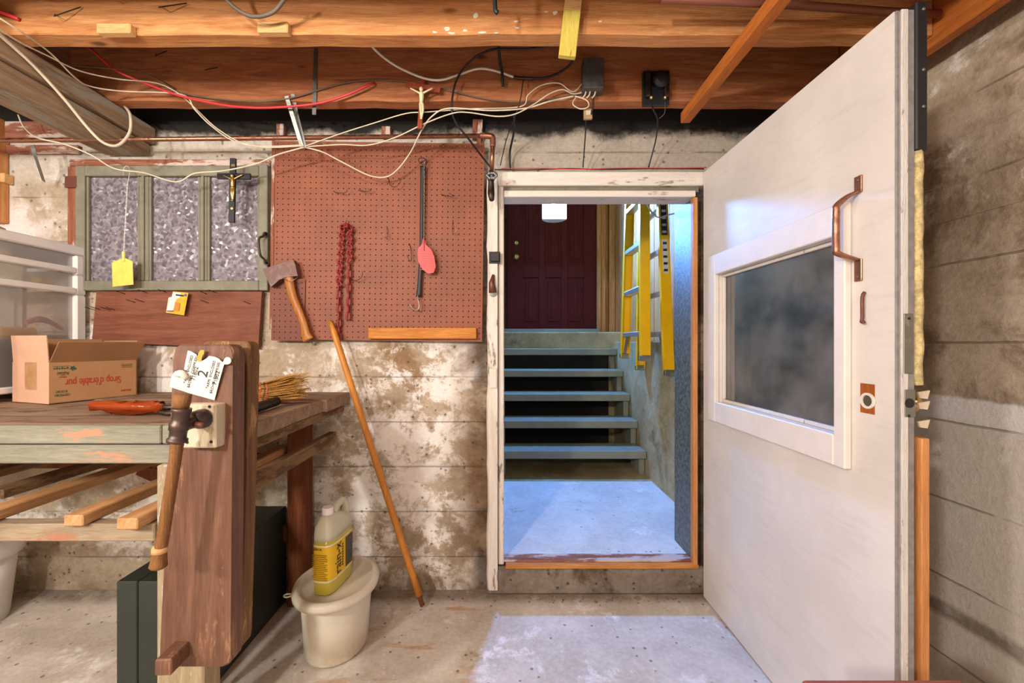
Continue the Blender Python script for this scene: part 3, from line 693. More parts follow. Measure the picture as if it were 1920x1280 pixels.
# ================================================================ pegboard
peg = thing('pegboard', 'reddish-brown perforated hardboard panel on the wall', 'pegboard', P(702, 640, 1.895))
def holes(x0, z0, nx, nz, pitch, y, t, r):
    mb = MB(); bm = mb.bm; G = {}
    def vv(x, yy, z):
        k = (round(x, 5), round(yy, 5), round(z, 5))
        if k not in G: G[k] = bm.verts.new((x, yy, z))
        return G[k]
    for i in range(nx):
        for j in range(nz):
            cx_, cz_ = x0+(i+.5)*pitch, z0+(j+.5)*pitch; h = pitch/2
            sq = [(h, 0), (h, h), (0, h), (-h, h), (-h, 0), (-h, -h), (0, -h), (h, -h)]
            oc = [(r*math.cos(k*math.pi/4), r*math.sin(k*math.pi/4)) for k in range(8)]
            S = [vv(cx_+a, y, cz_+b) for a, b in sq]; O = [vv(cx_+a, y, cz_+b) for a, b in oc]; I = [vv(cx_+a, y+t, cz_+b) for a, b in oc]
            for k in range(8):
                n = (k+1) % 8
                bm.faces.new((S[k], S[n], O[n], O[k])); bm.faces.new((O[k], O[n], I[n], I[k]))
    X1, Z1 = x0+nx*pitch, z0+nz*pitch
    for q in (((x0, y, z0), (x0, y, Z1), (x0, y+t, Z1), (x0, y+t, z0)), ((X1, y, z0), (X1, y+t, z0), (X1, y+t, Z1), (X1, y, Z1)), ((x0, y, z0), (x0, y+t, z0), (X1, y+t, z0), (X1, y, z0)), ((x0, y, Z1), (X1, y, Z1), (X1, y+t, Z1), (x0, y+t, Z1))): mb.poly(q)
    return mb
pa = P(512, 638, 1.892); PX, PZ = pa.x, pa.z
pb = holes(PX, PZ, 38, 36, .0252, 1.890, .005, .0030).build('perforated_panel', M['peg'], peg)
pt = holes(PX-.004, PZ-.006, 6, 11, .0252, 1.8835, .005, .0030).build('patch_panel', M['peg_dark'], peg)
for a in ((518, 630, 545, 636), (890, 262, 898, 625), (512, 272, 518, 620)):
    rect(*a, 1.897, WY-.0005, .001).build('furring', M['pink_trim_z'], peg)
rect(700, 626, 720, 637.5, 1.897, WY-.0005, .001).build('furring', M['pale_x'], peg)
rect(520, 241, 533, 262, 1.897, WY-.0005, .001).build('furring', M['pink_trim_z'], peg)
rect(714, 243, 730, 262, 1.897, WY-.0005, .001).build('furring', M['pink_trim_z'], peg)
rect(882, 228, 900, 262, 1.897, WY-.0005, .001).build('furring', M['pink_trim_z'], peg)
peg.rotation_euler.y = .013
tag(rect(693, 614.5, 893.5, 635, 1.868, 1.888, .002, 1.888).build('batten', M['orange_x']), 'orange wooden batten screwed along the pegboard bottom edge', 'wood batten')
# peg hooks
def hook(pts, label, mat='wire', r=.0014, Y=1.889):
    v = [P(x, y, Y-d) for x, y, d in pts]
    tag(MB().tube(v, r, 5, 4).build('pegboard_hook', M[mat], None, True), label, 'hook', 'wire hooks on the pegboard')
hook(((625, 358, 0), (632, 361, .02), (648, 361, .03), (651, 354, .034)), 'dark wire hook left of the chain top on the pegboard')
hook(((672, 356, 0), (684, 359, .02), (696, 357, .03), (690, 354, .03)), 'dark flat wire hook directly right of the hook above the chain')
hook(((728, 334, 0), (732, 347, .02), (742, 350, .03), (750, 342, .034), (751, 334, .034)), 'dark curved wire hook under the drooping cream wire')
hook(((827, 364, 0), (836, 367, .02), (850, 368, .03), (842, 362, .03)), 'dark flat wire hook right of the black bungee cord')
hook(((725, 424, 0), (727, 440, .015), (722, 446, .03), (719, 437, .035)), 'pale wire hook in the scratched middle of the pegboard', 'steelwire')
hook(((767, 456, 0), (771, 472, .015), (770, 490, .03), (764, 480, .034), (767, 478, .034)), 'dark long wire hook just left of the red swatter head')
hook(((849, 412, 0), (848, 430, .015), (850, 437, .03), (855, 433, .035), (854, 426, .035)), 'bright wire hook near the pegboard right edge', 'steelwire')
hook(((660, 524, 0), (668, 526, .02), (678, 519, .03), (680, 508, .034)), 'dark curved wire hook beside the lower red chain', 'wire')
hook(((647, 422, 0), (648, 417, .02), (650, 410, .03)), 'bright wire peg carrying the red chain', 'steelwire', .0022)
# red chain
M['chain'] = plain('red_painted_chain', '#93302e', .45, .2, .14, 40, .2)
chain = thing('chain', 'red painted steel chain draped over a pegboard hook', 'chain', P(646, 640, 1.865))
def link_mesh(L=.042, W=.023, r=.0045):
    mb = MB(); pts = []
    for k in range(12):
        a = 2*math.pi*k/12; x = math.cos(a)*(W/2-r); z = math.sin(a)*(W/2-r)+(L/2-W/2)*(1 if math.sin(a) > 1e-6 else -1 if math.sin(a) < -1e-6 else 0)
        pts.append((x, 0, z))
    mb.tube(pts, r, 6, 0, True); return mb
me0 = None
def place_link(p, rot):
    global me0
    if me0 is None:
        o = link_mesh().build('link', M['chain'], None, True, (0, 0, 0)); me0 = o.data
    else: o = bpy.data.objects.new('link', me0); C.objects.link(o)
    o.parent = chain; o.location = Vector(p)-chain.location; o.rotation_euler = rot
def strand(path, pitches):
    pass
for x0, ya, yb, sgn in ((642, 428, 530, -1), (656, 428, 486, 1)):
    n = int((yb-ya)/8)
    for i in range(n+1):
        t = i/n; y = ya+(yb-ya)*t; x = x0+(-6*t if sgn < 0 else 0)
        place_link(P(x, y, 1.868), (0, math.radians(38 if i % 2 else -38), math.radians(25 if i % 2 else -25)))
for x0, x1, ya, yb in ((635, 636, 538, 632), (655, 653, 500, 592)):
    n = round((yb-ya)/13)
    for i in range(n+1):
        t = i/n; place_link(P(x0+(x1-x0)*t, ya+(yb-ya)*t, 1.872), (0, math.radians(4), math.radians(20 if i % 2 else 100)))
for i, (x, y) in enumerate(((641, 426), (647, 423), (653, 424))): place_link(P(x, y, 1.860), (0, math.radians(75), math.radians(20 if i % 2 else 90)))
# axe
axe = thing('axe', 'old hatchet with rusty head and varnished wooden handle hung on pegboard', 'axe', P(560, 640, 1.865))
hp = [(493, 504), (515, 497), (550, 487), (554, 498), (558, 517), (538, 519), (524, 524), (508, 538), (500, 522)]
mb = MB(); mb.prism([P(x, y, 1.845) for x, y in hp], (0, .030, 0)); mb.build('axe_head', M['rustaxe'], axe)
mb = MB(); mb.tube([P(541, 516, 1.86), P(543, 530, 1.86), P(549, 555, 1.86), P(560, 583, 1.86), P(569, 606, 1.86), P(573, 625, 1.86), P(578, 637, 1.86)], [(.022, .012), (.021, .012), (.019, .012), (.018, .011), (.017, .011), (.021, .011), (.026, .010)], 12, 5, flat=(1, 0, 0))
mb.build('axe_handle', wood('axe_handle_wood', '#8f5523', '#b97a38', 'Z', .35, 2, .1, False), axe, True)
tag(MB().tube([P(532, 522, 1.84), P(542, 527, 1.832), P(556, 521, 1.84), P(560, 510, 1.87), P(556, 505, 1.888)], .0016, 5, 5).build('wire_loop', M['steelwire'], None, True), 'bent wire loop holding the axe handle on the pegboard', 'wire')
# bungee cord
bg = thing('bungee_cord', 'black rubber strap with steel hooks hanging on the pegboard', 'bungee cord', P(790, 590, 1.875))
mb = MB(); mb.tube([P(793, 312, 1.868), P(792, 335, 1.868), P(791, 400, 1.87), P(790, 470, 1.872), P(787, 530, 1.874), P(785, 556, 1.874)], [(.013, .006), (.010, .004), (.009, .004), (.009, .004), (.010, .005), (.013, .006)], 8, 4, flat=(1, 0, 0)); mb.build('rubber_strap', M['blackrub'], bg, True)
MB().tube([P(791, 318, 1.865), P(797, 312, 1.862), P(800, 302, 1.86), P(794, 296, 1.86), P(785, 298, 1.862), P(788, 306, 1.865), P(797, 300, 1.868)], .002, 6, 4).build('steel_hook', M['wire'], bg, True)
MB().tube([P(783, 552, 1.866), P(784, 562, 1.86), P(786, 572, 1.858), P(784, 580, 1.858), P(778, 581, 1.862), P(771, 575, 1.868), P(768, 569, 1.87)], .0026, 6, 4).build('steel_hook', M['steelwire'], bg, True)
# red fly swatter
fs = thing('fly_swatter', 'red plastic fly swatter with twisted wire handle on pegboard', 'fly swatter', P(800, 515, 1.85))
M['redpl'] = plain('red_plastic', '#c4291f', .4, 0, .05, 20, 0)
mb = MB(); n = 60
for ph_ in (0, math.pi): mb.tube([P(795+(i/n)*-0.5, 296+(450-296)*i/n, 1.856)+Vector((.0018*math.cos(i*.9+ph_), .0018*math.sin(i*.9+ph_), 0)) for i in range(n+1)], .0011, 5)
mb.build('wire_handle', M['steelwire'], fs, True)
outl = [(793, 447), (796, 447), (798, 458), (808, 467), (814, 480), (817, 500), (813, 511), (803, 513), (792, 505), (784, 490), (783, 476), (784, 465), (791, 458)]
mb = MB(); mb.prism([P(x, y, 1.852) for x, y in outl], (0, .0025, 0)); hd_ = mb.build('swatter_head', M['redpl'], fs)
mb = MB()
for i in range(9): 
    a = P(785+i*.3, 470+i*4.4, 1.8515); b = P(812+i*.4, 472+i*4.4, 1.8515); mb.tube([a, b], .0012, 4)
mb.build('mesh_rib', M['redpl'], hd_)
MB().tube([P(794.5, 447, 1.851), P(795, 470, 1.851)], [.004, .0025], 6).build('socket', M['redpl'], hd_)
# yellow swatter
ys = thing('fly_swatter', 'pale yellow fly swatter hanging upside down on a wire by the window', 'fly swatter', P(231, 540, 1.85))
M['yelpl'] = plain('yellow_plastic', '#f1dc6a', .45, 0, .05, 20, 0)
mb = MB(); n = 70
for ph_ in (0, math.pi): mb.tube([P(239-7*i/n, 345+(476-345)*i/n, 1.845)+Vector((.0016*math.cos(i*.9+ph_), .0016*math.sin(i*.9+ph_), 0)) for i in range(n+1)], .0012, 5)
mb.tube([P(239, 346, 1.845), P(242, 330, 1.85), P(243, 318, 1.86), P(238, 311, 1.87), P(232, 316, 1.87), P(232, 328, 1.86)], .0015, 5, 4)
mb.build('wire_handle', M['whitecab'], ys, True)
def swat_grid():
    mb = MB(); Y = 1.842
    q = [P(211, 492, Y), P(229, 485, Y), P(236, 485, Y), P(248, 490, Y), P(249.5, 533, Y), P(212, 537, Y)]
    mb.tube(q, .0022, 6, 0, True)
    for i in range(1, 17):
        t = i/17; x = lerp(211.5, 249, t); mb.tube([P(x, lerp(492, 489, t)-2.5*(1-abs(2*t-1)), Y), P(x, lerp(537, 533, t), Y)], .0011, 4)
    for i in range(1, 20):
        t = i/20; mb.tube([P(211.3, lerp(492, 537, t), Y-.0003), P(249, lerp(490, 533, t), Y-.0003)], .0011, 4)
    return mb
yh = swat_grid().build('swatter_head', M['yelpl'], ys)
MB().prism([P(x, y, 1.8425) for x, y in ((211, 492), (229, 485), (236, 485), (248, 490), (249.5, 533), (212, 537))], (0, .0008, 0)).build('head_sheet', M['yelpl'], yh)
MB().tube([P(232, 472, 1.842), P(232, 490, 1.841)], [.0065, .006], 8).build('socket', M['yelpl'], ys)
# brown board with nails under the window
bd = thing('plywood_board', 'brown plywood board with nails under the window', 'board', P(330, 652, 1.90))
Yb = 1.895
mb = MB(); mb.prism([P(x, y, Yb) for x, y in ((181, 546), (491, 546), (484, 653), (172, 641))], (0, .022, 0)); mb.build('panel', wood('brown_plywood', '#6b3d2a', '#8a5640', 'X', .6, 1.2, .15, False, None, .5, '#5d3224'), bd)
for x, y in ((235, 551), (276, 549), (312, 548), (388, 551), (406, 549), (254, 567), (270, 566), (391, 568), (178, 581), (188, 580), (207, 581), (216, 581), (470, 570)):
    p = P(x, y, Yb); MB().tube([p, p+Vector((-.012, -.035, .010))], .0016, 5).build('nail', M['wire'], bd)
# blister pack
bp = thing('blister_pack', 'small yellow and white hanging package pinned on the brown board', 'package', P(330, 592, 1.88))
Yp = 1.872
mb = MB(); mb.prism([P(x, y, Yp) for x, y in ((324, 546), (353, 549), (345, 591), (311, 586), (316, 558), (322, 556))], (0, .0015, 0)); card = mb.build('card', plain('yellow_card', '#f0b41e', .5), bp)
mb = MB(); mb.prism([P(x, y, Yp-.0006) for x, y in ((325, 547), (339, 549), (337, 558), (331, 560), (323, 584), (312, 585), (316, 558), (322, 556))], (0, .0005, 0)); mb.build('white_print', plain('white_print', '#f2eee6', .5), card)
mb = MB(); mb.prism([P(x, y, Yp-.004) for x, y in ((328, 566), (337, 568), (335, 583), (326, 582))], (0, .0034, 0)); mb.build('blister', plain('orange_part', '#d88a3c', .4), bp)
mb = MB(); mb.prism([P(x, y, Yp-.0007) for x, y in ((330, 551), (345, 553), (344, 556), (329, 554))], (0, .0006, 0)); mb.build('hang_slot', M['blackrub'], card)
MB().lathe([(.0065, 0), (.0065, .0006)], 14, M=Matrix.Translation(P(348, 553, Yp-.0002)) @ Matrix.Rotation(math.pi/2, 4, 'X')).build('round_mark', plain('blue_grey_mark', '#5a6688', .5), card)
MB().box(*(lambda a, b: (a.x, b.x))(P(313, 583, Yp), P(326, 583, Yp)), Yp-.0013, Yp-.0008, P(0, 584, Yp).z, P(0, 582, Yp).z).build('print_line', plain('blue_print', '#46548c', .5), card)
# ================================================================ crucifixes
def figure(mb, c, s, armw, down):
    """small outstretched figure; c = chest, s = scale (figure height)"""
    X, Y, Z = c
    mb.sphere((X, Y-.02*s, Z+.19*s), .06*s, (1, 1, 1.2), 10, 8)
    mb.tube([(X, Y, Z+.13*s), (X, Y, Z+.08*s), (X+.01*s, Y-.01*s, Z-.05*s), (X, Y, Z-.18*s), (X+.01*s, Y, Z-.24*s)], [.03*s, .075*s, .065*s, .055*s, .07*s], 10, 3)
    for sg in (-1, 1):
        mb.tube([(X+sg*.06*s, Y, Z+.09*s), (X+sg*(armw*.5), Y, Z+.15*s), (X+sg*armw, Y+.01*s, Z+.24*s)], [.034*s, .026*s, .02*s], 7, 3)
        mb.tube([(X+sg*.03*s, Y, Z-.22*s), (X+sg*.035*s+.02*s, Y-.035*s, Z-.42*s), (X+sg*.012*s, Y, Z-.62*s), (X+sg*.012*s, Y-.03*s, Z-.69*s)], [.048*s, .036*s, .026*s, .02*s], 7, 3)
cr = thing('crucifix', 'black crucifix with a brass figure hanging over the window frame', 'crucifix', P(436, 417, 1.85))
Yc = 1.83
a, b = P(430, 297, Yc), P(442, 417, Yc)
MB().bar(P(437.5, 297, Yc), P(434.5, 417, Yc), .026, .010, (0, 1, 0), .001).build('upright', M['blackrub'], cr)
MB().bar(P(408, 330, Yc-.002), P(470, 331, Yc-.002), .026, .010, (0, 1, 0), .001).build('crossbar', M['blackrub'], cr)
mb = MB(); figure(mb, P(436, 340, Yc-.014), .125, .044, 1); mb.build('figure', M['brass'], cr, True)
MB().tube([P(437, 299, Yc+.006), P(437, 296, Yc+.03), P(437, 306, WY-.03)], .0012, 5).build('hanging_wire', M['wire'], cr)
MB().lathe([(.006, 0), (.006, .002)], 8, M=Matrix.Translation(P(435, 391, Yc-.005)) @ Matrix.Rotation(math.pi/2, 4, 'X')).build('emblem', M['brass'], cr)
MB().box(-.008, .008, -.001, .001, -.005, .005, 0, Matrix.Translation(P(437, 310, Yc-.0065))).build('title_plate', M['brass'], cr)
c2 = thing('crucifix', 'brown wooden crucifix with an ivory figure hung on the rear joist', 'crucifix', P(786, 242, 1.68))
Yc = 1.672; cw = wood('crucifix_wood', '#7a3420', '#a3523a', 'Z', .5, 3, .2, False)
MB().bar(P(793, 150, Yc+.02), P(787, 242, Yc), .019, .010, (0, 1, 0), .001).build('upright', cw, c2)
MB().bar(P(762, 158, Yc+.008), P(826, 169, Yc+.008), .022, .010, (0, 1, 0), .001).build('crossbar', cw, c2)
mb = MB(); figure(mb, P(790, 180, Yc-.012), .135, .045, 1); mb.build('figure', plain('ivory_plastic', '#e8dcae', .45), c2, True)
# ================================================================ copper pipe
pp = thing('copper_pipe', 'copper water pipe running along the wall above the window', 'pipe', P(450, 262, 1.78))
Yp = 1.77
mb = MB(); mb.tube([P(-300, 267, Yp), P(0, 264, Yp), P(905, 254.5, Yp)], .0095, 12); mb.build('pipe_run', M['copper'], pp, True)
mb = MB(); mb.tube([P(900, 254.6, Yp), P(916, 254.8, Yp), P(923, 257, Yp), P(924, 264, Yp), P(924, 275, Yp)], .0125, 12, 4); mb.build('elbow', M['copper'], pp, True)
mb = MB(); mb.tube([P(924, 272, Yp), P(922, 322, Yp+.03)], .0095, 12); mb.build('pipe_drop', M['copper'], pp, True)
vl = MB(); Yv = 1.80; vl.tube([P(921, 320, Yv), P(921, 334, Yv), P(921, 340, Yv), P(921, 362, Yv), P(922, 374, Yv-.02)], [.010, .018, .013, .016, .011], 12, 0); vo_ = vl.build('valve', M['iron'], pp, True)
mb = MB(); cpt = P(922, 329, Yv-.03)
for k in range(6):
    a = k*math.pi/3; mb.sphere(cpt+Vector((.020*math.cos(a), 0, .012*math.sin(a))), .0075, (1, 1, 1), 8, 6)
mb.tube([cpt+Vector((.019*math.cos(a*math.pi/6), 0, .011*math.sin(a*math.pi/6))) for a in range(12)], .006, 6, 0, True); mb.tube([cpt, cpt+Vector((0, .03, 0))], .007, 6)
mb.build('valve_wheel', M['galv'], vo_, True)
def strap(name, label, pts, w=.016):
    mb = MB()
    for a, b in zip(pts, pts[1:]): mb.bar(a, b, w, .0018, (0, 1, 0))
    tag(mb.build(name, M['galv']), label, 'metal strap')
strap('pipe_strap', 'bent galvanised strap hanging from the joist to the pipe', [P(549, 176, 1.70), P(556, 215, 1.74), P(572, 278, 1.752)])
strap('pipe_strap', 'short galvanised strap leaning behind the bent pipe strap', [P(537, 180, 1.695), P(566, 275, 1.748)])
strap('hanger_strap', 'vertical galvanised strap nailed flat to the rear joist', [P(592, 92, 1.703), P(589, 215, 1.70)])
strap('pipe_clamp', 'grey metal clamp hanging from the pipe beside the stud', [P(61, 272, 1.78), P(66, 292, 1.78), P(82, 340, 1.86)], .018)
# ================================================================ cables and wires
def cable(name, label, pts, r, mat, Y=1.68, n=7, cat='cable'):
    v = [P(p[0], p[1], p[2] if len(p) > 2 else Y) for p in pts]
    return tag(MB().tube(v, r, n, 6).build(name, M[mat], None, True), label, cat)
cable('cable', 'thick bright red cable sagging along the rear joist', [(160, 80, 1.6), (185, 105, 1.6), (218, 132, 1.62), (270, 155, 1.65), (340, 180, 1.67), (420, 197), (480, 202), (540, 200), (600, 193), (650, 178), (690, 160), (702, 156, 1.70)], .0048, 'redcab')
cable('cable', 'short red cable end on the front joist at the upper left', [(-30, 12, 1.3), (5, 24, 1.32), (35, 36, 1.33)], .006, 'redcab', 1.32)
cable('cable', 'thick cream cable hanging in a deep loop under the beam', [(-40, 20, 1.2), (0, 65, 1.3), (60, 120, 1.4), (120, 185, 1.5), (165, 240, 1.58), (195, 268, 1.62), (222, 272, 1.65), (243, 248, 1.68), (244, 215, 1.70), (234, 200, 1.75)], .0055, 'cream')
cable('cable', 'thin cream wire drooping across the window and pegboard', [(34, 215, 1.8), (45, 238, 1.8), (70, 258, 1.74), (120, 270, 1.74), (170, 290, 1.74), (215, 316, 1.76), (270, 324, 1.78), (330, 341, 1.78), (365, 325, 1.78), (420, 320, 1.78), (480, 307, 1.76), (520, 290, 1.745), (570, 276, 1.735)], .003, 'cream')
cable('cable', 'cream wire looping low over the pegboard', [(572, 276, 1.733), (605, 285, 1.75), (640, 303, 1.78), (690, 328, 1.82), (722, 332, 1.83), (745, 318, 1.82), (770, 285, 1.78), (790, 245, 1.70), (810, 218, 1.68), (842, 203, 1.67), (920, 207, 1.67), (985, 203), (1030, 190), (1076, 180, 1.69)], .003, 'cream')
cable('cable', 'cream wire rising from the pipe strap to the rear joist', [(572, 275, 1.728), (640, 271, 1.74), (690, 272, 1.74), (740, 258, 1.72), (800, 230, 1.68), (850, 212, 1.672), (880, 211), (930, 218), (965, 214), (1000, 196), (1030, 176), (1055, 168), (1075, 176, 1.69), (1097, 172, 1.69)], .0026, 'cream', 1.675)
cable('cable', 'pale wire slung low between strap and grey box', [(572, 274, 1.722), (640, 250, 1.72), (700, 231, 1.70), (760, 213, 1.68), (800, 210, 1.676), (880, 204), (975, 200), (990, 178), (1015, 160), (1048, 156), (1075, 172, 1.69), (1096, 150, 1.69)], .0022, 'cream', 1.68)
cable('cable', 'cream wire running from top left corner across the beam', [(-20, 22, 1.2), (40, 60, 1.27), (95, 100, 1.39), (140, 145, 1.5), (170, 162, 1.58), (230, 171, 1.65), (340, 177, 1.67), (365, 205, 1.69), (395, 235, 1.72), (440, 265, 1.76), (500, 276, 1.75), (570, 273, 1.727)], .0026, 'cream')
cable('cable', 'second cream wire from the top left sagging past the red cable', [(-20, 40, 1.2), (30, 75, 1.28), (90, 105, 1.39), (150, 133, 1.5), (220, 148, 1.6), (290, 155, 1.66), (330, 172, 1.68), (358, 195, 1.70), (410, 243, 1.73), (470, 272, 1.762), (566, 272, 1.737)], .0024, 'cream')
cable('cable', 'grey-cream wire resting on the beam edge at left', [(30, 85, 1.45), (80, 110, 1.5), (130, 122, 1.56), (200, 128, 1.6), (260, 134, 1.65), (320, 163, 1.68)], .0024, 'browncab')
cable('cable', 'brown wire stapled along the lower rear joist', [(310, 168, 1.69), (380, 182, 1.695), (470, 190, 1.697), (540, 185, 1.697), (610, 165, 1.697), (660, 153, 1.697), (720, 150, 1.697), (790, 157, 1.697), (850, 172, 1.697), (920, 187, 1.697), (985, 191, 1.697), (1050, 183, 1.697), (1088, 175, 1.697)], .003, 'browncab')
cable('cable', 'white coaxial cable curving down to the dark connector', [(680, 60, 1.55), (702, 92, 1.6), (740, 122, 1.64), (790, 145, 1.67), (825, 150, 1.68), (860, 140), (895, 129), (925, 132), (965, 145)], .0048, 'whitecab')
cable('cable', 'black coaxial cable right of the dark connector', [(998, 147, 1.68), (1030, 144), (1058, 130), (1074, 112, 1.66), (1078, 80, 1.6)], .0045, 'blackrub')
cable('cable_connector', 'dark coaxial connector joining white and black cables', [(963, 144.5, 1.68), (975, 146.5), (1000, 147.5)], .0068, 'iron', 1.68, 8, 'connector')
cable('cable', 'thick black cable looping from the front joist to the door post', [(1040, 84, 1.5), (985, 92, 1.55), (925, 93, 1.6), (885, 112, 1.65), (856, 150, 1.67), (847, 200, 1.67), (855, 230, 1.70), (880, 262, 1.75), (905, 295, 1.84), (922, 316, 1.868)], .0042, 'blackrub')
cable('cable', 'black cable stub hanging in front of the upper joist', [(928, -60, 1.2), (928, -10, 1.2), (929, 18, 1.2), (933, 24, 1.2)], .0065, 'blackrub', 1.2)
cable('cable', 'black cable stub dropping down the rear joist face', [(934, 70, 1.62), (937, 110, 1.66), (942, 140, 1.68), (943, 162, 1.69)], .0062, 'blackrub')
cable('cable', 'black wire dropping from connector to the door header', [(981, 150, 1.68), (976, 185, 1.67), (966, 218, 1.70), (950, 260, 1.82), (938, 310, 1.87)], .0022, 'blackrub')
cable('cable', 'thick black wire in front of the wall above the door', [(964, 218, 1.70), (963, 250, 1.80), (956, 285, 1.88), (957, 318, 1.90)], .0048, 'blackrub')
cable('cable', 'thin black wire hanging below the small tan box', [(1099, 222, 1.70), (1097, 260, 1.80), (1093, 314, 1.88)], .0028, 'blackrub')
cable('cable', 'black wire hanging below the old black switch', [(1222, 196, 1.69), (1226, 208, 1.68), (1233, 225, 1.72), (1230, 260, 1.82), (1216, 314, 1.88)], .0030, 'blackrub')
cable('cable', 'second thin wire under the old black switch', [(1247, 190, 1.69), (1246, 212, 1.68), (1236, 222, 1.70)], .0014, 'browncab')
cable('cable', 'dark red and black wires along the door header top', [(928, 318, 1.873), (990, 318.5, 1.873), (1060, 316, 1.873), (1130, 317.5, 1.873), (1220, 316, 1.873), (1320, 316.5, 1.873)], .0028, 'blackrub')
cable('cable', 'thin red wire along the door header top', [(940, 316, 1.871), (1010, 315.5, 1.871), (1090, 317, 1.871), (1170, 315, 1.871), (1270, 315, 1.871), (1325, 314, 1.871)], .0020, 'redcab')
cable('cable', 'tangled cream wire below the grey box', [(1080, 182, 1.69), (1074, 195, 1.68), (1088, 204, 1.68), (1103, 200, 1.68), (1100, 188, 1.68), (1078, 180, 1.685)], .0024, 'cream')
cable('cable', 'dark cable hanging in a loop above the upper joist face', [(400, -40, 1.24), (430, 5, 1.26), (470, 30, 1.27), (510, 24, 1.26), (536, -5, 1.24)], .006, 'browncab')
# grey metal box, old switch, tan box
gb = thing('junction_box', 'grey metal transformer box screwed to the rear joist', 'box', P(1112, 172, 1.68))
a, b = P(1093, 112, 1.66), P(1131, 168, 1.66)
MB().box(a.x, b.x, 1.645, 1.705, b.z, a.z, .003).build('metal_case', plain('dark_grey_enamel', '#55544f', .5, .2), gb)
for x in (1100, 1108, 1118): MB().tube([P(x, 165, 1.672), P(x-3, 178, 1.675), P(x-8, 184, 1.68)], .003, 6).build('terminal_lead', M['cream'], gb, True)
MB().tube([P(1113, 168, 1.68), P(1112, 200, 1.685), P(1108, 215, 1.69)], .004, 6).build('lead', M['blackrub'], gb)
sw = thing('knife_switch', 'old black porcelain switch block mounted on the rear joist', 'switch', P(1232, 195, 1.69))
a, b = P(1207, 130, 1.68), P(1257, 195, 1.68)
MB().box(a.x, b.x, 1.688, 1.7055, b.z, a.z, .003).build('base_plate', M['blackrub'], sw)
for x in (1215, 1250):
    c = P(x, 160, 1.68); MB().box(c.x-.010, c.x+.008, 1.668, 1.6875, c.z-.05, c.z+.055, .003).build('contact', M['iron'], sw)
mk = MB(); mk.lathe([(.034, 0), (.034, .02), (.022, .032), (.012, .034)], 18, M=Matrix.Translation(P(1237, 153, 1.687)) @ Matrix.Rotation(math.pi/2, 4, 'X')); mk.build('dial', M['blackrub'], sw)
for x in (1221, 1247): MB().sphere(P(x, 183, 1.68), .008, (1, 1, 1), 8, 6).build('terminal_screw', M['brass'], sw)
tb = thing('terminal_block', 'small tan wiring block hanging under the grey box', 'terminal block', P(1104, 222, 1.69))
a, b = P(1095, 203, 1.69), P(1111, 222, 1.69); MB().box(a.x, b.x, 1.69, 1.705, b.z, a.z, .002).build('body', plain('tan_bakelite', '#b39770', .5), tb)
MB().box(a.x+.008, b.x-.008, 1.688, 1.6899, b.z+.014, a.z-.010).build('cover', M['cream'], tb)
# old pipe above the upper joist
tag(MB().tube([P(1240, -2, 1.22), P(1440, 6, 1.24), P(1668, 22, 1.28), P(1760, 26, 1.30)], .0115, 10).build('iron_pipe', metal('red_brown_pipe', '#8a5a48', .6, '#7b4634', .9), None, True), 'rusty red-brown pipe in front of the upper joist at right', 'pipe')
# ================================================================ workbench
BZT = .925
M['benchtop'] = wood('worn_bench_top', '#7b6350', '#a58c74', 'X', .7, 1.0, .5, True, '#6a5442', .3)
M['benchgreen'] = wood('flaking_green_bench_paint', '#7a7969', '#908e7c', 'X', .65, 1.3, .4, False, '#b08468', .24)
M['benchside'] = wood('raw_bench_edge', '#74583c', '#94744e', 'Y', .75, 1.5, .6, False, '#5b4330', .35)
M['leg'] = wood('brown_leg_wood', '#5c3019', '#7c4525', 'Z', .7, 1.2, .4)
M['paleleg'] = wood('pale_leg_wood', '#8f7f66', '#ab9b7c', 'Z', .75, 1.3, .5, False, '#c5c0b2', .3)
M['raw_y'] = wood('raw_slat_wood', '#a9794a', '#cda072', 'Y', .65, 1.6, .35)
M['rail_x'] = wood('painted_rail_wood', '#85755e', '#a5947a', 'X', .75, 1.5, .5, False, '#a5745a', .25)
bench = thing('workbench', 'heavy wooden workbench with flaking green front edge along the wall', 'workbench', (-1.8, 1.5, 0))
BX0, BX1, BY0, BY1 = -2.9, -.715, 1.146, 1.915
for i, (a, b) in enumerate(((BY0, 1.40), (1.403, 1.66), (1.663, BY1))):
    MB().box(BX0, BX1+(.0, -.004, .012)[i], a if i else a+.022, b, BZT-.05, BZT+(0, -.002, .001)[i], .003).build('top_plank', M['benchtop'], bench)
cx_ = P(302, 0, 1.146).x
MB().box(BX0, cx_-.0015, BY0, BY0+.0215, BZT-.052, BZT-.001, .003).build('front_edging', M['benchgreen'], bench)
MB().box(cx_+.0015, BX1-.002, BY0, BY0+.0215, BZT-.052, BZT-.001, .003).build('front_edging', M['benchgreen'], bench)
MB().box(BX0, -.84, BY0-.002, BY0+.03, BZT-.106, BZT-.055, .003).build('apron', M['benchgreen'], bench)
MB().box(BX1-.05, BX1-.005, BY0+.04, BY1-.02, BZT-.082, BZT-.0505, .003).build('side_apron', M['benchside'], bench)
MB().box(-.945, -.815, 1.13, 1.20, 0, BZT-.107, .004).build('leg', M['paleleg'], bench)
MB().box(-.935, -.853, 1.80, 1.87, 0, BZT-.055, .004).build('leg', M['leg'], bench)
MB().box(-2.75, -2.65, 1.18, 1.26, 0, BZT-.055, .004).build('leg', M['leg'], bench)
MB().box(-2.75, -2.65, 1.80, 1.88, 0, BZT-.055, .004).build('leg', M['leg'], bench)
MB().box(BX0, -.946, 1.125, 1.165, .612, .660, .003).build('shelf_rail', M['rail_x'], bench)
MB().box(BX0, -.936, 1.82, 1.86, .60, .660, .003).build('shelf_rail', M['leg'], bench)
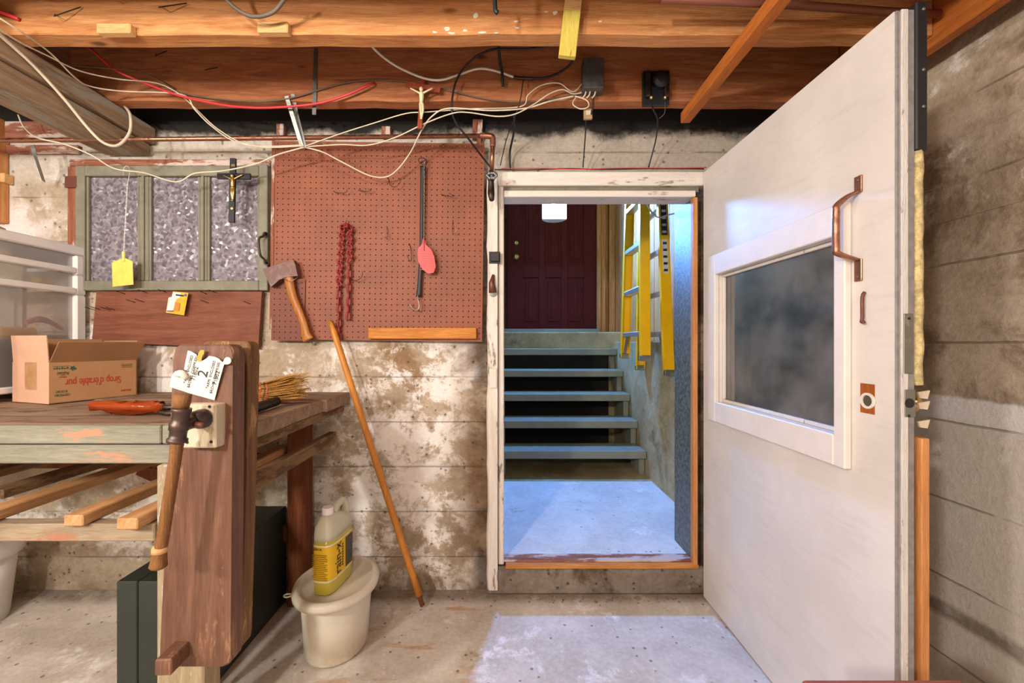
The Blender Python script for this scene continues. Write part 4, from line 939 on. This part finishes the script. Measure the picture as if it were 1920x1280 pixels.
MB().bar((-.735, 1.16, .745), (-.735, 1.80, .745), .03, .045).build('side_rail', M['benchside'], bench)
MB().bar((-.93, 1.835, .30), (-1.6, 1.835, .60), .03, .06).build('diagonal_brace', M['leg'], bench)
# loose slats on the lower shelf
slabs = [(-1.86, 1.15, .052, 'dark slat lying furthest left on the lower bench shelf'), (-1.60, 1.30, .06, 'dark weathered slat lying left of the bright slats under the bench'), (-1.42, 1.05, .062, 'long bright slat reaching the left picture edge under the bench'),
         (-1.147, 1.105, .052, 'short bright slat with sawn end in the middle of the bench shelf'), (-.985, 1.085, .056, 'slat with a frayed splintered end beside the vise leg')]
for i, (x, y, w_, lb_) in enumerate(slabs):
    o = MB().bar((x, y, .677 if i != 1 else .676), (x+.0, 1.87, .677 if i != 1 else .676), w_, .030, (0, 0, 1), .003).build('wooden_slat_board', M['raw_y'] if i in (2, 3, 4) else M['benchside'])
    tag(o, lb_, 'wood slat', 'slats on the bench shelf')
# ================================================================ leg vise
vise = thing('leg_vise', 'wooden leg vise with tall brown jaw boards at the bench front', 'vise', (-.72, 1.03, .36))
M['vise'] = wood('brown_vise_wood', '#5c3f30', '#7a5846', 'Z', .5, 1.0, .25, False, '#8f6a4c', .12, '#53301f')
M['viseedge'] = wood('worn_vise_edge', '#5f4028', '#85623e', 'Z', .6, 1.5, .5, False, '#a88252', .25)
def jaw(top, bot, y0_, y1_, z0, z1, mat, name, lean=0):
    """upright board with rounded worn corners, edges from top (x0, x1) to bottom (x0, x1); lean moves the bottom in y"""
    r = .018; pr = []; W = 1.0
    for u, v, a0 in ((1, 1, 0), (0, 1, 90), (0, 0, 180), (1, 0, 270)):
        for k in range(5):
            a = math.radians(a0+k*22.5); z = (z1-r if v else z0+r*.7)+r*(1 if v else .7)*math.sin(a); t = (z1-z)/(z1-z0)
            xl, xr = lerp(top[0], bot[0], t), lerp(top[1], bot[1], t)
            x = (xr-r if u else xl+r)+r*math.cos(a)
            pr.append((x, y0_+lean*t, z))
    mb = MB(); mb.prism(pr, (0, y1_-y0_, 0))
    bmesh.ops.bevel(mb.bm, geom=[e for e in mb.bm.edges if abs((e.verts[0].co-e.verts[1].co).y) < .003], offset=.004, segments=1, affect='EDGES')
    return mb.build(name, mat, vise)
FJ = jaw((-.781, -.640), (-.791, -.627), .985, 1.030, .405, 1.150, M['vise'], 'front_jaw', -.030)
RJ = jaw((-.765, -.640), (-.77, -.650), 1.052, 1.095, .385, 1.158, M['viseedge'], 'rear_jaw', -.020)
MB().box(-.76, -.70, 1.008, 1.045, .50, .56).build('spacer', M['vise'], vise)
# wooden guide bar at the bottom
MB().bar(P(357, 1200, .985), P(305, 1252, .90), .036, .036, (0, 0, 1), .003).build('guide_bar', M['vise'], vise)
# white backing block
Yf = .985
a, b = P(347, 757, .955), P(410, 838, .955)
blk = MB().box(a.x, b.x, .945, .981, b.z, a.z, .003).build('backing_block', wood('cream_painted_block', '#c2b698', '#d2c7ac', 'Z', .6, 2, .3, False, '#a08a60', .1), vise)
for x, y in ((352, 764), (393, 762), (351, 829), (396, 828)):
    MB().lathe([(.0035, 0), (.0035, .001)], 8, M=Matrix.Translation(P(x, y, .9448)) @ Matrix.Rotation(math.pi/2, 4, 'X')).build('screw', M['iron'], blk)
# iron pipe tee
M['tee'] = metal('dark_bronzed_iron', '#5a4c46', .42, '#4a3830', .5)
c = P(371, 786, .93); h = P(337, 798, .885)
tee = MB(); tee.tube([c+Vector((.004, .014, 0)), c+Vector((.002, .002, 0)), c+Vector((-.001, -.006, 0)), c+Vector((-.004, -.014, -.002)), (c+h)/2, h], [.022, .022, .020, .017, .0155, .0145], 18, 3)
teo = tee.build('iron_elbow', M['tee'], vise, True)
t0 = P(332, 829, .885); t1 = P(341, 764, .885)
sl = MB(); L = (t1-t0)
sl.tube([t0+L*t for t in (0, .02, .10, .13, .33, .37, .55, .59, .86, .89, .98, 1.0)], [.016, .0195, .0195, .016, .016, .0185, .0185, .016, .016, .0185, .0185, .0155], 20)
sl.build('iron_sleeve', M['tee'], vise, True)
MB().tube([P(366, 795, .905), P(382, 797, .905)], .006, 8).build('set_pin', M['rust'], teo, True)
# wooden handle through the sleeve
M['handle'] = wood('ribbed_handle_wood', '#6f4a28', '#8f6438', 'Z', .55, 2.5, .6, False)
key = [P(342, 739, .885), P(340, 768, .885), P(334, 825, .885), P(327, 870, .882), P(316, 940, .878), P(306, 1005, .874), P(299, 1040, .872), P(296, 1066, .870)]
mb = MB(); mb.tube([key[0], key[0].lerp(key[1], .5), key[1]], [.0175, .0165, .013], 14); mb.build('handle_stub', M['handle'], vise, True)
mb = MB(); n = 14; ps, rs = [], []
for i in range(len(key)-2):
    for k in range(n):
        q = key[i+1].lerp(key[i+2], k/n); ps.append(q); rs.append(.0115+.0004*math.sin(len(ps)*2.2))
ps = ps[:-n//2]
mb.tube(ps, rs[:len(ps)], 14); mb.build('handle_bar', M['handle'], vise, True)
mb = MB(); mb.tube([key[6]+Vector((0, 0, .014)), key[6], key[6].lerp(key[7], .25), key[6].lerp(key[7], .8), key[7]], [.0125, .0135, .014, .0165, .010], 14, 3); mb.build('handle_knob', M['handle'], vise, True)
mb = MB(); mb.tube([key[6]+Vector((.001, 0, .017)), key[6]+Vector((0, 0, .006))], [.0140, .0145], 14); mb.build('handle_collar', M['pale_x'], vise, True)
# torn paper label
pm = plain('torn_white_paper', '#d6d1c4', .7, 0, .03, 12, .2); ink = plain('black_ink', '#1d1b1a', .6, 0, 0, 10, 0)
Yl = .975
pap = [(352, 657), (357, 658), (368, 664), (371, 672), (380, 676), (388, 671), (392, 667), (403, 669), (410, 672), (417, 679), (424, 671), (430, 671), (432, 678), (427, 683), (420, 683), (412, 711), (402, 750), (362, 739), (318, 725), (321, 706), (328, 696), (345, 693), (348, 676)]
mb = MB(); mb.prism([P(x, y, Yl) for x, y in pap], (0, .0010, 0)); paper = mb.build('paper_label', pm, vise)
xd = (P(412, 640, Yl)-P(396, 700, Yl)).normalized(); yd = Vector((-xd.z, 0, xd.x)).normalized()
yd = Vector((0, 0, 0))-Vector((xd.z, 0, -xd.x)); yd.normalize()
def ptext(s_, px, py, size, sx=1.0): text('lettering', s_, size, ink, P(px, py, Yl-.0006), xd, yd, paper, 'LEFT', .0003, sx)
ptext('2', 387, 709, .034); ptext('TARPS  ENCLOSED', 390, 729, .0082); ptext('BÂCHES  COMPRISES', 397, 738, .0082); ptext('71802', 405, 722, .0135)
ptext('TARPS  ENCLOSED', 348, 719, .0082); ptext('BÂCHES  COMPRISES', 355, 727, .0082); ptext('71802', 365, 714, .0135); ptext('I', 350, 697, .02)
mb = MB(); mb.prism([P(x, y, Yl-.002) for x, y in ((376, 656), (383, 656), (382, 663), (379, 668), (377, 677), (370, 677), (370, 669), (373, 660))], (0, .0015, 0)); mb.build('orange_tape', plain('orange_tape', '#e79a1e', .5), vise)
MB().lathe([(.0085, 0), (.0085, .0008)], 16, M=Matrix.Translation(P(427, 676, Yl-.0015)) @ Matrix.Rotation(math.pi/2, 4, 'X')).build('round_sticker', pm, paper)
mb = MB(); mb.tube([P(329, 702, Yl-.004), P(340, 700, Yl-.008), P(350, 710, Yl-.005)], [.006, .009, .005], 8, 3); mb.build('paper_curl', pm, paper, True)
# ================================================================ things on the bench
box = thing('cardboard_box', 'open cardboard syrup box with upside-down red lettering on the bench', 'cardboard box', (-1.75, 1.72, BZT))
M['card'] = plain('cardboard', '#b98a5e', .85, 0, .05, 7, .15); M['card2'] = plain('cardboard_inside', '#a87d54', .9, 0, .06, 7, .15); M['litcard'] = plain('cardboard_lit', '#cfa284', .85, 0, .04, 7, .15)  # paler pink copy paints the lit look of the end panel
c0 = Vector((-1.682, 1.535, BZT+.001)); ux = Vector((.088, .271, 0)).normalized(); uy = Vector((-ux.y, ux.x, 0)); LR, LF, HB = .285, .232, .154
zv = Vector((0, 0, 1))
def slab(o, u, v, lu, lv, t, name, mat, parent=box):
    u = Vector(u).normalized(); v = Vector(v).normalized(); w = u.cross(v); mb = MB()
    mb.prism([o, o+u*lu, o+u*lu+v*lv, o+v*lv], w*t); return mb.build(name, mat, parent)
side = slab(c0, ux, zv, LR, HB, -.004, 'side_panel', M['card'])
endp = slab(c0+uy*.0002-ux*.0002, uy, zv, LF, HB, .004, 'end_panel', M['litcard'])
slab(c0+uy*LF, ux, zv, LR, HB, .004, 'side_panel', M['card2'])
slab(c0+ux*LR, uy, zv, LF, HB, -.004, 'end_panel', M['card2'])
slab(c0, ux, uy, LR, LF, .003, 'base_panel', M['card2'])
top = c0+zv*HB
slab(top+ux*.002, ux, (-uy*.55+zv*.75), LR-.004, .095, -.003, 'flap', M['card2'])
slab(top+uy*.004, uy, (zv-ux*.06), LF-.008, .102, .003, 'flap', M['litcard'])
slab(top+ux*(LR-.004)+uy*.004, uy, (zv+ux*.12), LF-.008, .085, -.003, 'flap', M['card2'])
slab(top+uy*(LF-.004)+ux*.002, ux, (zv+uy*.05), LR-.004, .09, .003, 'flap', M['card2'])
slab(c0+uy*.075-ux*.0006+zv*(HB*.32), uy, zv, .075, HB*.68, .0005, 'packing_tape', plain('tan_tape', '#b88d62', .35), endp)
red = plain('red_box_print', '#b5342c', .7, 0, 0, 10, 0); grn = plain('green_box_print', '#2f5c40', .7, 0, 0, 10, 0)
nrm = -uy                                      # outward normal of the side panel
def btext(s_, u, v, size, mat, sx=1.0):         # printed upside down
    text('lettering', s_, size, mat, c0+ux*u+zv*v+nrm*.0006, -ux, -zv, side, 'LEFT', .0003, sx)
btext("Sirop d'érable pur", .226, .088, .043, red, .58)
btext('CERTIFIÉ BIO', .060, .034, .0125, grn, .62); btext('ECOCERT', .052, .047, .0125, grn, .62)
btext('Cabane à', .050, .100, .0085, red, .7); btext('sucre', .046, .108, .0085, red, .7); btext('Raynald', .056, .117, .016, grn, .68)
btext('8/19 oz 540 ml', .262, .030, .012, red, .5)
def bline(u0, u1, v, h_, mat):                  # printing too small to read
    q = c0+nrm*.0006; MB().prism([q+ux*u0+zv*v, q+ux*u1+zv*v, q+ux*u1+zv*(v+h_), q+ux*u0+zv*(v+h_)], nrm*.0003).build('print_line', mat, side)
for i in range(6): bline(.012+.0075*i, .017+.0075*i, .128, .008 if i % 2 else .0055, grn)
bline(.010, .058, .1385, .0015, grn)
for i in range(3): bline(.226+.002*(i == 0), .266, .124+.0055*i, .0022, grn)
mb = MB(); cc = c0+ux*.068+zv*.130+nrm*.0006; lf = []
for k in range(11):
    a = k*2*math.pi/11; r = .011 if k % 2 == 0 else .006; lf.append(cc+ux*(r*math.cos(a))+zv*(r*math.sin(a)))
mb.prism(lf, nrm*.0004); mb.build('maple_leaf_print', grn, side)
# plastic drawer unit
DXF = -1.925
du = thing('drawer_unit', 'white plastic drawer tower with translucent drawers at left', 'drawer unit', (-2.09, 1.69, BZT))
M['wplastic'] = plain('white_plastic', '#eeeae6', .35, 0, .02, 10, 0)
def translucent(name, col, amt):
    m, nt, b = base(name); nt.nodes.remove(b); out = nt.nodes['Material Output']
    tr_ = nd(nt, 'ShaderNodeBsdfTransparent', {0: (.95, .95, .95, 1)}); df = nd(nt, 'ShaderNodeBsdfDiffuse', {0: srgb(col)})
    tl = nd(nt, 'ShaderNodeBsdfTranslucent', {0: srgb(col)}); gl = nd(nt, 'ShaderNodeBsdfGlossy', {0: (1, 1, 1, 1), 'Roughness': .15})
    d2_ = nd(nt, 'ShaderNodeMixShader', {0: .5, 1: df.outputs[0], 2: tl.outputs[0]})
    m1 = nd(nt, 'ShaderNodeMixShader', {0: amt, 1: tr_.outputs[0], 2: d2_.outputs[0]})
    m2 = nd(nt, 'ShaderNodeMixShader', {0: .05, 1: m1.outputs[0], 2: gl.outputs[0]})
    nt.links.new(m2.outputs[0], out.inputs[0]); return m
M['frost'] = translucent('frosted_drawer_plastic', '#d8d4d1', .36)
ZT = 1.592; Ya, Yz = 1.46, 1.912
MB().box(DXF-.33, DXF+.008, Ya, Yz+.002, ZT-.04, ZT, .005).build('top', M['wplastic'], du)
for z in (1.468, 1.376, .955): MB().box(DXF-.012, DXF+.006, Ya+.001, Yz-.047, z, z+.026, .004).build('drawer_rail', M['wplastic'], du)
for ya, yb in ((Yz-.046, Yz), (Ya, Ya+.03)):
    for z0, z1 in ((1.462, ZT-.041), (1.372, 1.461), (BZT+.001, 1.371)): MB().box(DXF-.04, DXF+.004, ya, yb, z0, z1, .006).build('corner_post', M['wplastic'], du)
for ya, yb in ((Yz-.04, Yz), (Ya, Ya+.03)): MB().box(DXF-.33, DXF-.29, ya, yb, BZT+.001, ZT-.041, .004).build('corner_post', M['wplastic'], du)
for z0, z1 in ((1.495, 1.55), (1.403, 1.467), (.983, 1.375)):
    dr = MB().box(DXF-.018, DXF-.013, Ya+.031, Yz-.047, z0, z1).build('drawer', M['frost'], du)
    MB().box(DXF-.28, DXF-.019, Ya+.031, Yz-.047, z0-.004, z0-.001).build('drawer_base', M['wplastic'], dr)
MB().box(DXF-.288, DXF-.284, Ya+.031, Yz-.041, BZT+.005, ZT-.042).build('rear_panel', M['wplastic'], du)
# contents seen through the drawers
M['toolyel'] = plain('yellow_tool', '#e8b51c', .5); M['toolred'] = plain('dull_red_tool', '#b04a52', .6)
tag(MB().bar((-1.972, 1.60, 1.195), (-1.972, 1.74, 1.195), .05, .045, (0, 0, 1), .01).build('tool_case', M['toolyel']), 'yellow tool case at the bottom of the translucent drawer', 'tool')
mb = MB(); mb.tube([(-1.965, 1.70, 1.235), (-1.966, 1.76, 1.255), (-1.967, 1.81, 1.238), (-1.967, 1.85, 1.215)], [.008, .014, .010, .006], 8, 3)
tag(mb.build('pliers', M['toolred'], None, True), 'red-handled tool seen through the lowest drawer', 'tool')
tag(MB().bar((-1.965, 1.735, 1.418), (-1.960, 1.80, 1.412), .03, .022, (0, 0, 1), .004).build('plastic_sleeve', M['toolyel']), 'small yellow packet inside the middle drawer', 'packet')
mb = MB(); mb.prism([(-1.95, 1.50, .985), (-1.95, 1.86, .985), (-1.955, 1.86, 1.19), (-1.955, 1.72, 1.17), (-1.955, 1.60, 1.165), (-1.955, 1.50, 1.185)], (-.2, 0, 0))
tag(mb.build('tool_bag', plain('grey_canvas', '#6f6a64', .9, 0, .2, 20, .6)), 'grey bundle of tools filling the lowest drawer', 'tool bag')
mk = MB(); mk.lathe([(.026, 0), (.045, 0), (.045, .03), (.026, .03), (.026, 0)], 20, (-1.992, 1.63, 1.495), cap=False)
tag(mk.build('tape_roll', M['cream'], None, True), 'cream roll of tape inside the top drawer', 'tape')
mb = MB(); mb.tube([(-2.0, 1.47, 1.60), (-1.96, 1.50, 1.606), (-1.945, 1.56, 1.600), (-1.95, 1.62, 1.597)], [.012, .018, .014, .006], 8, 4)
tag(mb.build('work_glove', plain('beige_cloth', '#cdb79a', .9), None, True), 'crumpled beige cloth on top of the drawer unit', 'cloth')
# saw / wooden handled tool
saw = thing('wood_handled_tool', 'hand tool with glossy red-brown wooden handle lying on the bench', 'hand tool', P(240, 778, 1.30))
Ys = 1.295
hw_ = [(160, 757), (170, 753), (200, 752), (228, 753), (240, 756), (250, 753), (284, 752), (293, 757), (300, 758), (300, 770), (293, 771), (288, 775), (262, 776), (240, 775), (226, 778), (206, 777), (203, 770), (190, 769), (164, 771)]
mb = MB(); mb.prism([P(x, y, Ys) for x, y in hw_], (0, .028, 0)); bmesh.ops.bevel(mb.bm, geom=[e for e in mb.bm.edges if abs((e.verts[0].co-e.verts[1].co).y) < 1e-5], offset=.006, segments=2, affect='EDGES')
mb.build('wooden_handle', wood('glossy_red_wood', '#7d2f14', '#a54a20', 'X', .22, 1.5, .05, False), saw, True)
mb = MB(); mb.bar(P(296, 765, Ys+.014), P(345, 762, Ys+.03), .02, .016); mb.tube([P(300, 772, Ys), P(316, 775, Ys-.01), P(345, 772, Ys)], .008, 8, 3); mb.build('iron_body', M['iron'], saw, True)
# corn broom
br = thing('whisk_broom', 'corn whisk broom head with red and black stitching on the bench', 'broom', P(510, 758, 1.5))
mb = MB(); rr = random.Random(11); Ybr = 1.54
for i in range(260):
    t = rr.random(); u = rr.uniform(-1, 1)
    a = P(440, 735+u*12+8, Ybr)+Vector((0, rr.uniform(-.02, .02), 0)); m_ = P(478, lerp(722, 752, t), Ybr)+Vector((0, rr.uniform(-.03, .03), 0))
    e = P(rr.uniform(545, 578), lerp(700, 745, t)+rr.uniform(-3, 3), Ybr)+Vector((0, rr.uniform(-.04, .04), 0))
    mb.tube([a, m_, e], [.0022, .0022, .0009], 4)
o = mb.build('bristles', plain('straw', '#c08a3a', .8, 0, .25, 200, 0), br); o['kind'] = 'stuff'
for x, mt in ((487, 'redcab'), (495, 'blackrub'), (500, 'redcab')):
    MB().tube([P(x, 718, Ybr-.03), P(x+1, 735, Ybr-.042), P(x-3, 752, Ybr-.03), P(x-3, 752, Ybr+.03), P(x+1, 735, Ybr+.042), P(x, 718, Ybr+.03)], .0014, 5, 4, True).build('stitching', M[mt], br)
fl = thing('file', 'steel rasp with black ribbed handle lying on the bench', 'file', P(500, 772, 1.32))
mb = MB(); a, b = P(430, 781, 1.175), P(518, 752, 1.485); n = 50
mb.tube([a.lerp(b, i/n) for i in range(n+1)], [.0155+.0016*math.sin(i*1.9) for i in range(n+1)], 10); mb.build('ribbed_handle', M['blackrub'], fl, True)
mb = MB(); mb.tube([P(517, 753, 1.48), P(545, 753, 1.52), P(581, 751.5, 1.555)], [.006, .008, .002], 6); mb.build('blade', M['rust'], fl)
# ================================================================ things under the bench and on the floor
M['darkgreen'] = plain('dark_green_black_paint', '#28302a', .45, 0, .08, 8, .1)
cs = thing('storage_case', 'dark green wooden case standing under the bench', 'case', (-1.07, 1.55, 0))
Xm = -1.113
MB().box(-1.178, Xm-.0012, 1.262, 1.85, 0.001, .424, .003).build('lid_half', M['darkgreen'], cs)
MB().box(Xm+.0012, -.962, 1.262, 1.85, 0.001, .424, .003).build('base_half', M['darkgreen'], cs)
# white tub at far left
tb_ = thing('plastic_tub', 'white plastic tub half out of view under the bench', 'tub', (-2.2, 1.68, 0))
mb = MB(); mb.lathe([(.13, .001), (.145, .16), (.155, .27)], 32, (-2.2, 1.68, 0)); mb.build('tub_body', M['wplastic'], tb_, True)
mb = MB(); mb.lathe([(.156, .27), (.172, .272), (.172, .335), (.162, .34)], 32, (-2.2, 1.68, 0)); mb.build('tub_rim', M['wplastic'], tb_, True)
# oval pail
pail = thing('pail', 'cream oval plastic pail with lid beside the workbench', 'pail', (-.630, 1.59, 0))
M['pail'] = plain('cream_pail_plastic', '#e3dcc8', .42, 0, .05, 5, .05)
def stainpail():
    m, nt, b = base('stained_pail_plastic'); co = objco(nt); n = noise(nt, co, 9, 8, .65); sp = nd(nt, 'ShaderNodeSeparateXYZ', {0: co})
    k = math_(nt, 'MULTIPLY', step(nt, sp.outputs[2], .14, .0), step(nt, n, .42, .62))
    c = mixc(nt, step(nt, n, .3, .75), srgb('#d9d2be'), srgb('#e6e0ce'))
    nt.links.new(mixc(nt, math_(nt, 'MULTIPLY', k, .55), c, srgb('#a88c5c')), b.inputs['Base Color']); b.inputs['Roughness'].default_value = .45; return m
PC = (-.630, 1.585, 0)
mb = MB(); mb.lathe([(.090, .001), (.106, .003), (.112, .012), (.117, .10), (.126, .228)], 40, PC, 1.0, 1.18); mb.build('pail_body', stainpail(), pail, True)
mb = MB(); mb.lathe([(.125, .222), (.150, .224), (.153, .238), (.149, .250), (.138, .254), (.130, .252), (.125, .240), (.06, .240), (.001, .240)], 44, PC, 1.0, 1.17); mb.build('lid', M['pail'], pail, True)
tc = Vector((-.782, 1.51, .230)); mb = MB(); mb.tube([tc+Vector((.013*math.cos(a*math.pi/5), .010*math.sin(a*math.pi/5), 0)) for a in range(10)], .0028, 6, 0, True); mb.tube([tc+Vector((.013, 0, 0)), tc+Vector((.03, .02, 0))], .004, 6); mb.build('lid_tab', M['pail'], pail, True)
# washer fluid jug
jug = thing('jug', 'translucent jug of yellow washer fluid standing on the pail lid', 'jug', (-.638, 1.57, .2405))
def rsec(cxx, cyy, a, b, z, n=32, p=3.6):
    out = []
    for k in range(n):
        t = 2*math.pi*k/n; ct, s_ = math.cos(t), math.sin(t)
        out.append(Vector((cxx+a*math.copysign(abs(ct)**(2/p), ct), cyy+b*math.copysign(abs(s_)**(2/p), s_), z)))
    return out
JX, JY, JZ0 = -.638, 1.572, .2405; ja = math.radians(-9)
def jr(v): d = v-Vector((JX, JY, 0)); return Vector((JX+d.x*math.cos(ja)-d.y*math.sin(ja), JY+d.x*math.sin(ja)+d.y*math.cos(ja), v.z))
def loft(secs, cap0=True, cap1=True):
    mb = MB(); R_ = [[mb.bm.verts.new(jr(v)) for v in s_] for s_ in secs]
    for A, B in zip(R_, R_[1:]):
        for k in range(len(A)): mb.bm.faces.new((A[k], A[(k+1) % len(A)], B[(k+1) % len(A)], B[k]))
    if cap0: mb.bm.faces.new(R_[0][::-1])
    if cap1: mb.bm.faces.new(R_[-1])
    return mb
A_, B_ = .041, .088
loft([rsec(JX, JY, A_*.9, B_*.95, JZ0+.001), rsec(JX, JY, A_, B_, JZ0+.008), rsec(JX, JY, A_, B_, JZ0+.195)]).build('liquid_fill', plain('yellow_washer_fluid', '#cdc04a', .2, 0, .03, 8, 0), jug, True)
milk = plain('milky_jug_plastic', '#cfcdb6', .3, 0, .03, 8, 0)
loft([rsec(JX, JY, A_, B_, JZ0+.1955), rsec(JX, JY, A_, B_, JZ0+.218), rsec(JX, JY-.004, A_*.94, B_*.9, JZ0+.240), rsec(JX, JY-.022, A_*.72, B_*.58, JZ0+.266, 32, 2.6), rsec(JX, JY-.040, .018, .018, JZ0+.283, 32, 2)]).build('bottle_shoulder', milk, jug, True)
mb = MB(); mb.tube([jr(Vector((JX, JY+.076, JZ0+.225))), jr(Vector((JX, JY+.080, JZ0+.262))), jr(Vector((JX, JY+.062, JZ0+.290))), jr(Vector((JX, JY+.028, JZ0+.292))), jr(Vector((JX, JY-.010, JZ0+.272)))], [.020, .017, .015, .015, .017], 12, 5); mb.build('grip', milk, jug, True)
mb = MB(); cpp = jr(Vector((JX, JY-.040, 0))); mb.lathe([(.0205, JZ0+.281), (.0205, JZ0+.302), (.0185, JZ0+.305)], 24, (cpp.x, cpp.y, 0)); mb.build('cap', M['wplastic'], jug)
lab = loft([rsec(JX, JY, A_+.0012, B_+.0012, JZ0+z) for z in (.052, .180)], False, False).build('label', plain('yellow_jug_label', '#eec011', .45, 0, .02, 6, 0), jug, True)
for z0, z1 in ((.050, .0545), (.1785, .183)): loft([rsec(JX, JY, A_+.0016, B_+.0016, JZ0+z) for z in (z0, z1)], False, False).build('label_border', M['wplastic'], lab, True)
dk = plain('dark_print', '#1f2a33', .6, 0, 0, 10, 0)
def jv(x, y, z): return jr(Vector((JX+x, JY+y, JZ0+z)))
ex = (jv(1, 0, 0)-jv(0, 0, 0)).normalized(); ey = (jv(0, 1, 0)-jv(0, 0, 0)).normalized()
# wide face looks toward +x: lettering runs upward
text('lettering', 'rain-x', .058, dk, jv(A_+.0022, -.022, .060), (0, 0, 1), -ey, lab, 'LEFT', .0003, .84)
for i in range(9): MB().prism([jv(A_+.0018, -.014, .078+.0095*i), jv(A_+.0018, -.006, .078+.0095*i), jv(A_+.0018, -.006, .084+.0095*i), jv(A_+.0018, -.014, .084+.0095*i)], ex*.0004).build('small_print', dk, lab)
MB().prism([jv(A_+.0016, .010, .060), jv(A_+.0016, .060, .060), jv(A_+.0016, .060, .172), jv(A_+.0016, .010, .172)], ex*.0005).build('label_picture', plain('grey_print', '#55564f', .5, 0, .2, 60, 0), lab)
# narrow face looks toward the camera: small print
text('lettering', 'rain-x', .017, dk, jv(-.033, -B_-.0022, .166), ex, (0, 0, 1), lab)
for i in range(14):
    z = .060+i*.0068; L_ = (.030, .030, .027, .030, .024)[i % 5]
    MB().prism([jv(-.031, -B_-.0016, z), jv(-.031+L_*2, -B_-.0016, z), jv(-.031+L_*2, -B_-.0016, z+.0022), jv(-.031, -B_-.0016, z+.0022)], -ey*.0004).build('small_print', plain('brown_print', '#8f6f1c', .6, 0, 0, 10, 0) if i == 0 else bpy.data.materials['brown_print'], lab)
# broom stick
stk = thing('broom_handle', 'orange wooden broom handle leaning on the wall', 'broom handle', P(792, 1143, 1.785))
a, b = P(792, 1136, 1.785), P(626, 622, 1.85); a.z = .02
b0 = a.lerp(b, .035)
mb = MB(); mb.tube([b0, a.lerp(b, .5), b, b+(b-a).normalized()*.012], [.0145, .0145, .0135, .006], 14, 3); mb.build('pole', wood('varnished_pole', '#b9742c', '#cf8d40', 'Z', .35, 1.6, .05, False), stk, True)
mb = MB(); n = 24; mb.tube([a.lerp(b0, i/n) for i in range(n+1)], [.0098+.0016*math.sin(i*1.6) for i in range(n+1)], 10); mb.build('threaded_tip', M['leg'], stk, True)
# red stool near the camera
sto = thing('stool', 'red-brown painted wooden stool edge at the bottom right', 'stool', (.64, .62, 0))
rw = wood('red_stained_wood', '#7d3a2c', '#a05a46', 'X', .4, 1.5, .2, False)
MB().box(.505, .775, .50, .70, .555, .586, .006).build('seat', rw, sto)
for x in (.53, .735):
    for y in (.52, .67): MB().box(x, x+.025, y, y+.025, 0, .555, .003).build('leg', rw, sto)
